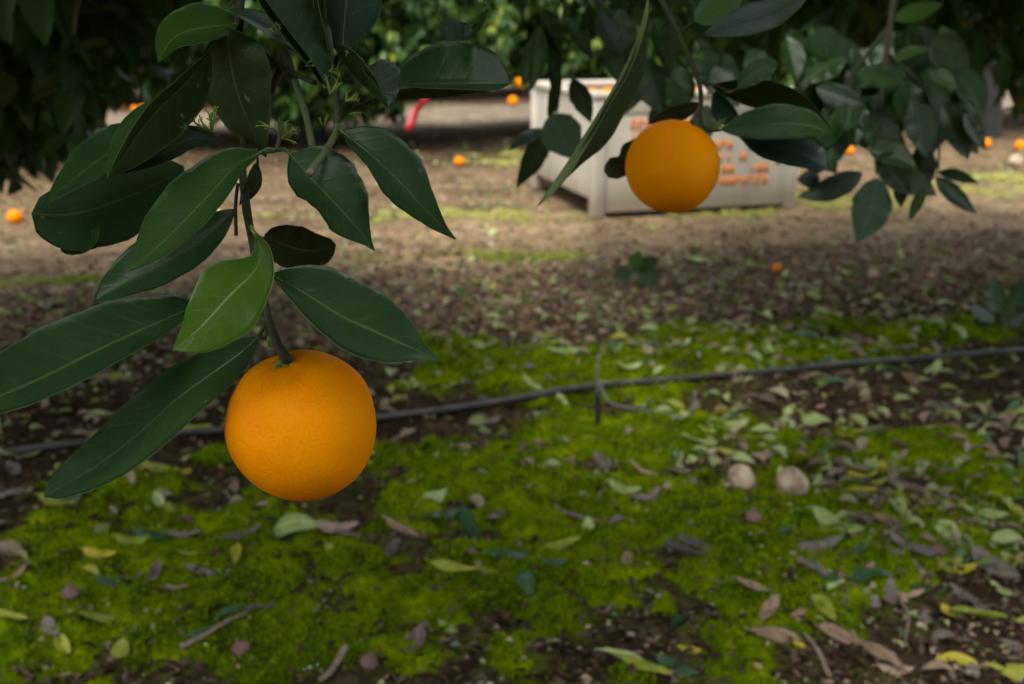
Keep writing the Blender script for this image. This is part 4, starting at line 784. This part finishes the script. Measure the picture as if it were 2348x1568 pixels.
HAND = [  # px, py, length px, direction deg (0 = to the right, clockwise), colour, form
 (665, 1225, 120, 5, 'pale green', 'curled'), (770, 1216, 90, -5, 'tan', 'flat'), (545, 1288, 70, 80, 'yellow', 'folded'), (228, 1432, 110, -40, 'yellow-green', 'flat'), (150, 1500, 95, 50, 'yellow-green', 'folded'), (278, 1518, 75, 75, 'yellow-green', 'flat'),
 (310, 1262, 80, 10, 'yellow-green', 'curled'), (350, 1242, 90, -8, 'dark green', 'flat'), (230, 1290, 70, 3, 'yellow', 'flat'), (212, 1335, 60, 40, 'yellow-green', 'curled'), (262, 1358, 70, 10, 'dark green', 'curled'), (395, 1192, 50, 50, 'yellow-green', 'curled'),
 (130, 1162, 80, 0, 'yellow-green', 'flat'), (360, 1077, 70, -5, 'yellow-green', 'flat'), (442, 1000, 80, -25, 'yellow-green', 'folded'), (560, 1240, 80, -8, 'grey-brown', 'flat'), (755, 1262, 48, 60, 'yellow-green', 'curled'), (800, 1235, 60, 5, 'grey-brown', 'crumpled'),
 (935, 1112, 78, 10, 'pale green', 'flat'), (990, 1150, 90, -55, 'pale green', 'flat'), (1015, 1185, 100, -50, 'dark green', 'flat'), (1082, 1208, 110, 68, 'dark green', 'folded'), (925, 1215, 95, 35, 'tan', 'folded'), (1165, 1288, 90, -15, 'dark green', 'flat'),
 (1285, 1272, 95, -18, 'yellow-green', 'folded'), (1040, 1330, 100, 15, 'yellow-green', 'folded'), (1030, 1450, 62, 45, 'pale green', 'flat'), (1200, 1360, 90, 70, 'dark green', 'curled'), (1435, 1320, 70, 100, 'tan', 'folded'), (1570, 1280, 90, 30, 'grey-brown', 'folded'),
 (1545, 1260, 70, 75, 'grey-brown', 'folded'), (1590, 1262, 80, 45, 'grey-brown', 'folded'), (1480, 1085, 75, 25, 'tan', 'curled'), (1430, 1130, 70, 20, 'pale green', 'curled'), (1480, 1135, 75, -30, 'grey-brown', 'flat'), (1385, 1058, 60, 60, 'grey-brown', 'curled'),
 (1915, 1208, 110, 35, 'pale green', 'curled'), (1880, 1250, 95, -5, 'grey-brown', 'flat'), (1990, 1348, 100, -10, 'dark green', 'curled'), (1890, 1420, 90, 75, 'yellow-green', 'folded'), (1930, 1470, 110, 35, 'tan', 'folded'), (1780, 1480, 110, 5, 'tan', 'crumpled'),
 (2020, 1520, 120, 60, 'tan', 'crumpled'), (2095, 1260, 110, 20, 'grey-brown', 'flat'), (2260, 1178, 90, 15, 'pale green', 'flat'), (2335, 1170, 90, 35, 'yellow-green', 'flat'), (2240, 1410, 110, 30, 'yellow-green', 'folded'), (2280, 1290, 110, 60, 'grey-brown', 'flat'),
 (2310, 1532, 110, 5, 'yellow-green', 'flat'), (1870, 965, 75, -8, 'pale green', 'curled'), (1960, 990, 55, 30, 'yellow-green', 'curled'), (1672, 970, 80, 5, 'pale green', 'curled'), (1600, 1012, 75, -25, 'pale green', 'flat'), (2020, 945, 50, 40, 'yellow-green', 'folded'),
 (1545, 925, 70, 50, 'yellow-green', 'curled'), (1290, 920, 60, 80, 'pale green', 'flat'), (1245, 948, 42, 10, 'pale green', 'flat'), (1295, 812, 85, -5, 'pale green', 'flat'), (1110, 803, 60, 15, 'pale green', 'curled'), (1260, 792, 45, -15, 'yellow-green', 'flat'),
 (1410, 880, 60, 20, 'pale green', 'flat'), (1440, 860, 60, -20, 'pale green', 'curled'), (1395, 802, 62, 0, 'dark green', 'flat'), (1488, 800, 50, -10, 'dark green', 'curled'), (1480, 828, 55, 0, 'dark green', 'flat'), (950, 878, 55, 70, 'pale green', 'flat'), (1080, 876, 45, 10, 'pale green', 'flat'),
 (1480, 1558, 110, 15, 'yellow-green', 'folded'), (1550, 1545, 100, 30, 'dark green', 'flat'), (1580, 1510, 50, 10, 'yellow', 'flat'), (1430, 1540, 100, 20, 'pale green', 'folded'), (1560, 1440, 80, -50, 'dark green', 'folded'), (20, 1450, 85, 3, 'yellow-green', 'folded'), (120, 1470, 80, 50, 'grey-brown', 'flat'),
 (1040, 590, 60, 0, 'dark green', 'flat'), (1150, 757, 45, -10, 'pale green', 'flat'), (2040, 690, 70, -10, 'dark green', 'flat'), (1860, 690, 60, -60, 'pale green', 'curled'), (1900, 720, 60, 40, 'pale green', 'flat'), (1850, 770, 60, 15, 'dark green', 'curled'), (2040, 780, 50, 60, 'pale green', 'curled'),
 (1690, 745, 60, 10, 'pale green', 'flat'), (1600, 600, 60, 15, 'pale green', 'flat'), (1700, 625, 45, 0, 'dark green', 'flat'), (1980, 1140, 70, 10, 'yellow', 'folded'), (2060, 1160, 60, 60, 'yellow-green', 'folded'), (2120, 1275, 60, 0, 'grey-brown', 'curled'), (50, 1050, 90, -20, 'pale green', 'flat'),
 (420, 1235, 70, -20, 'grey-brown', 'flat'), (460, 1325, 80, 30, 'grey-brown', 'folded'), (405, 1368, 45, -20, 'tan', 'flat'), (530, 1435, 70, -50, 'dark green', 'folded'), (600, 1430, 70, -45, 'grey-brown', 'folded')]
items = []
for (px, py, l, a, cname, fm) in HAND:
    p = gnd(px, py); d = (p-CAM)@F; l_m = min(max(l*d/FP*1.12, .028), .11); items.append([p[0], p[1], l_m, -math.radians(a), cname, fm])
r3 = random.Random(11)
while len(items) < 292:
    z_ = r3.random()
    if z_ < .30: px, py = r3.uniform(850, 2340), r3.uniform(600, 900)
    elif z_ < .50: px, py = r3.uniform(1500, 2340), r3.uniform(840, 1120)
    elif z_ < .68: px, py = r3.uniform(1750, 2340), r3.uniform(1150, 1560)
    elif z_ < .80: px, py = r3.uniform(0, 620), r3.uniform(620, 1120)
    elif z_ < .94: px, py = r3.uniform(0, 2340), r3.uniform(950, 1560)
    else: px, py = r3.uniform(0, 2340), r3.uniform(430, 620)
    p = gnd(px, py)
    if 5.0 < rowv(p[0], p[1]) < 6.4 and .2 < p[0] < 1.7: continue
    wts = [30, 16, 3, 14, 20, 17] if py < 1100 else [10, 14, 3, 8, 30, 35]
    items.append([p[0], p[1], r3.uniform(.035, .075) if py > 900 else r3.uniform(.05, .085), r3.uniform(0, 6.28), r3.choices(list(LC), wts)[0], r3.choice(FORMS)])
names_used = {}
lab = []
for it in items:
    if it[5] == 'crumpled' and it[4] not in ('tan', 'grey-brown'): it[5] = 'curled'
    nm_, dd = min(((n_, math.hypot(it[0]-q[0], it[1]-q[1])) for n_, q in LAND.items()), key=lambda z: z[1])
    names_used.setdefault((it[4], it[5], nm_), []).append((dd, id(it))); lab.append((it, nm_))
ORD = ['closest', 'second closest', 'third closest', 'fourth closest', 'fifth closest', 'sixth closest', 'seventh closest', 'eighth closest', 'ninth closest', 'tenth closest', 'eleventh closest', 'twelfth closest']
for it, nm_ in lab:
    x, y, l_m, rz, cname, fm = it; L_ = sorted(names_used[(cname, fm, nm_)]); rk = [q[1] for q in L_].index(id(it))
    e_ = .02; zc, kk_ = mossz(x, y); zh = max(float(zc), float(height(x, y)))
    hx = (float(max(mossz(x+e_, y)[0], height(x+e_, y)))-zh)/e_; hy = (float(max(mossz(x, y+e_)[0], height(x, y+e_)))-zh)/e_
    o = link('fallen_leaf', r3.choice(LM[(cname, fm)]), None, (x, y, zh+.002)); o.scale = (l_m,)*3
    nrm = Vector((-hx*.6+r3.uniform(-.15, .15), -hy*.6+r3.uniform(-.2, .1), 1)).normalized(); qn = Vector((0, 0, 1)).rotation_difference(nrm)
    flip = Quaternion((1, 0, 0), math.pi) if (fm != 'flat' and r3.random() < .3) else Quaternion()
    if flip != Quaternion(): o.location.z += l_m*{'curled': .25, 'folded': .14, 'crumpled': .22}[fm]
    o.rotation_mode = 'QUATERNION'; o.rotation_quaternion = qn @ Quaternion((0, 0, 1), rz) @ flip
    surf = 'on moss' if kk_ > .15 else 'on soil'
    tag(o, f'{fm} {cname} leaf {surf}, {ORD[min(rk, 11)]} such to {nm_}', 'fallen leaf', 'fallen leaves on the orchard floor')

# dry fragments nobody could count
def scatter(nc, fpos, size, tm, mname, name, label, cat, up=.25):
    x, y = fpos(nc); z = np.maximum(mossz(x, y)[0], height(x, y)); q = len(x); az_ = rng.uniform(0, 6.283, q); el = rng.normal(0, up, q)
    D_ = np.stack((np.cos(az_)*np.cos(el), np.sin(az_)*np.cos(el), np.sin(el)), -1); sz = size(x, y, q)
    V_, F_ = leaf_cloud(np.stack((x, y, z+.003), -1), D_, sz, tm); o = link(name, mesh_np(name, V_, F_, [M[mname]])); tag(o, label, cat, kind='stuff'); return o
def pos_litter(nc):
    r_ = np.exp(rng.uniform(math.log(1.2), math.log(17.), nc)); a_ = np.radians(rng.uniform(-31, 31, nc)); x = r_*np.sin(a_); y = r_*np.cos(a_); v = rowv(x, y); k_ = mossf(x, y)
    dens = .10*(v < 2.9)*(1-.75*sstep(0, .4, k_)) + 1.0*sstep(2.6, 3.0, v)*sstep(4.15, 3.8, v) + .4*sstep(3.8, 4.2, v)*sstep(5.0, 4.8, v) + .45*sstep(4.8, 5.3, v)
    dens = dens*(.4+1.1*fbm(x, y, 3, 3, 61)) + .35*sstep(.3, .8, x)*(v < 2.3)*(y < 2.)
    inb = (v > 4.85) & (v < 6.2) & (x > .2) & (x < 1.7); s_ = (rng.random(nc) < dens) & ~inb; return x[s_], y[s_]
scatter(60000, pos_litter, lambda x, y, q: rng.uniform(.008, .03, q)*np.clip(np.hypot(x, y)/2.6, .7, 1.3), leaf_template(4, 2, .26, .25, .3), 'chips', 'leaf_litter', 'brown dry leaf fragments strewn over the soil', 'litter')
def pos_big(nc):
    r_ = np.exp(rng.uniform(math.log(1.9), math.log(9.), nc)); a_ = np.radians(rng.uniform(-31, 31, nc)); x = r_*np.sin(a_); y = r_*np.cos(a_); v = rowv(x, y)
    dens = (.5*sstep(2.2, 2.9, v)*sstep(4.2, 3.7, v) + .35*sstep(.2, .7, x)*(v < 2.9) + .04*(v < 2.9) + .05 + .25*sstep(4.7, 5.2, v))*(.25+1.5*sstep(.35, .65, fbm(x, y, 2.2, 3, 88)))
    inb = (v > 4.85) & (v < 6.2) & (x > .2) & (x < 1.7)
    for fx, fy in ((1699, 1118), (1814, 1130), (1370, 960), (1460, 655)): q_ = gnd(fx, fy); inb |= (np.hypot(x-q_[0], (y-q_[1])*.6) < .09)
    s_ = (rng.random(nc) < dens) & ~inb; return x[s_], y[s_]
scatter(6500, pos_big, lambda x, y, q: rng.uniform(.03, .065, q), leaf_template(7, 4, .24, .3, .35), 'chips_green', 'leaf_litter', 'pale green and tan leaves lying thick in the litter band', 'litter', .3)
M['chips_brown'] = crown_mat('brown_debris', [(0, (.02, .013, .009)), (.5, (.06, .04, .025)), (.85, (.12, .085, .055)), (1, (.22, .17, .12))], .85, .05)
def pos_brown(nc):
    r_ = np.exp(rng.uniform(math.log(1.2), math.log(4.5), nc)); a_ = np.radians(rng.uniform(-31, 31, nc)); x = r_*np.sin(a_); y = r_*np.cos(a_); k_ = mossf(x, y)
    s_ = rng.random(nc) < (.12+.75*sstep(.5, -.1, k_))*(.3+1.2*fbm(x, y, 5, 3, 97)); return x[s_], y[s_]
scatter(26000, pos_brown, lambda x, y, q: rng.uniform(.006, .028, q), leaf_template(4, 2, .2, .3, .3), 'chips_brown', 'soil_debris', 'dark brown crumbs of leaf and bark on the damp soil', 'debris', .35)
# pebbles and clods on the tan dirt
def clods(nc):
    u_ = rng.uniform(-4, 6, nc); v = rng.uniform(1.2, 8.5, nc); x = u_*EU[0]+v*EV[0]; y = u_*EU[1]+v*EV[1]; s_ = (np.abs(np.arctan2(x, y)) < .55) & (mossf(x, y) < .2) & ~((v > 4.85) & (v < 6.2) & (x > .2) & (x < 1.7)); return x[s_], y[s_]
x, y = clods(9000); z = height(x, y); bv, bf = ball((0, 0, 0), 1, 4, 2, .35); q = len(x); rr = rng.uniform(.002, .009, q)*np.where(rng.random(q) < .05, 2, 1)
V_ = (bv[None]*rr[:, None, None]*np.array((1, 1, .65))*(1+.3*rng.random((q, 1, 3)))+np.stack((x, y, z+rr*.3), -1)[:, None]).reshape(-1, 3); F_ = (bf[None]+np.arange(q)[:, None, None]*len(bv)).reshape(-1, 4)
tag(link('soil_crumbs', mesh_np('soil_crumbs', V_, F_, [M['soil']], attrs={'trk': trackf(V_[:, 0], V_[:, 1]), 'far': farf(V_[:, 0], V_[:, 1])*0})), 'small clods and pebbles scattered on the dirt', 'clods', kind='stuff')
# twigs on the ground
def gtwig(pp, rad, label, m='drywood', lift=.008):
    P = [gnd(*p) for p in pp]; P = [(p[0], p[1], max(float(height(p[0], p[1])), float(mossz(p[0], p[1])[0]))+lift) for p in P]
    V_, F_ = tube(P, rad, 7, bump=.15); o = link('fallen_twig', mesh_np('fallen_twig', V_, F_, [M[m]])); tag(o, label, 'twig', 'dry twigs on the ground'); return o
gtwig([(420, 1515), (470, 1492), (520, 1465), (590, 1430)], [.006, .004, .003, .001], 'forked dry stick on moss, left of bottom centre')
gtwig([(735, 1568), (765, 1545), (795, 1512)], [.005, .005, .006], 'pale dry stick at the bottom edge beneath the largest orange')
gtwig([(1270, 1175), (1300, 1180), (1345, 1200), (1380, 1215)], [.003, .004, .004, .002], 'brown dry twig on moss right of the largest orange')
gtwig([(1840, 1470), (1870, 1510), (1900, 1568)], [.003, .004, .004], 'grey thin stick in the bottom right litter')
gtwig([(2060, 1380), (2080, 1420), (2075, 1470)], [.003, .003, .002], 'pale bent twig right of the dark curled leaf')
gtwig([(1420, 1120), (1380, 1130), (1370, 1150)], [.0015, .0015, .001], 'thin curved stalk above the bright moss')
# beads of water on the moss
parts = []
for (xa, ya, xb, yb, nb) in [(760, 1355, 715, 1430, 4), (735, 1540, 690, 1560, 3), (1560, 1050, 1580, 1085, 8), (1590, 1035, 1680, 1065, 14), (2035, 1100, 2070, 1085, 3), (505, 1330, 512, 1332, 1), (325, 1568, 330, 1560, 1), (1840, 1110, 1885, 1085, 5), (2335, 1560, 2340, 1550, 1), (1700, 1065, 1660, 1085, 3)]:
    for q in range(nb):
        tq = (q+.5)/nb; p = gnd(xa+(xb-xa)*tq+random.uniform(-5, 5), ya+(yb-ya)*tq+random.uniform(-3, 3)); parts.append(ball((p[0], p[1], float(mossz(p[0], p[1])[0])+.008), random.uniform(.0012, .0022), 6))
V_, F_ = join(parts); m, t, b = mat('water_bead'); b.inputs['Base Color'].default_value = (.75, .8, .8, 1); b.inputs['Roughness'].default_value = .05; b.inputs['Transmission Weight'].default_value = .4
tag(link('dew_drops', mesh_np('dew_drops', V_, F_, [m])), 'tiny beads of water glinting on the moss', 'dew drops', kind='stuff')
# seedlings
def plant(px, py, leaves, label, stem_h):
    p = gnd(px, py); T = empty('seedling', (p[0], p[1], float(height(p[0], p[1])))); tag(T, label, 'seedling'); d = (p-CAM)@F
    V_, F_ = tube([(0, 0, -.01), (.005, 0, stem_h*.5), (0, 0, stem_h)], [.003, .0025, .0015], 7); link('stem', mesh_np('stem', V_, F_, [M['twig_green']]), T)
    for (x, y, a, l, mt, wd) in leaves: rnd_leaf(T, x, y, a, l, d+random.uniform(-.05, .0), mt, wd)
plant(1458, 655, [(1450, 612, -70, 42, 'leaf_light', 15), (1462, 625, -35, 60, 'leaf', 20), (1448, 625, 170, 45, 'leaf', 17), (1460, 635, 20, 50, 'leaf_fresh', 17), (1450, 640, 140, 40, 'leaf', 15), (1456, 630, -110, 40, 'leaf_light', 12), (1470, 640, -10, 48, 'leaf', 16)], 'small green seedling sprouting from the litter below the hanging orange', .05)
plant(2290, 745, [(2285, 720, -95, 90, 'leaf', 22), (2300, 730, -60, 80, 'leaf', 20), (2280, 735, -150, 70, 'leaf', 16), (2310, 740, -20, 60, 'leaf', 18), (2270, 742, 170, 60, 'leaf', 14), (2330, 730, -80, 90, 'leaf', 20), (2340, 745, -30, 60, 'leaf', 16)], 'dark low seedling at the right edge above the hose end', .06)
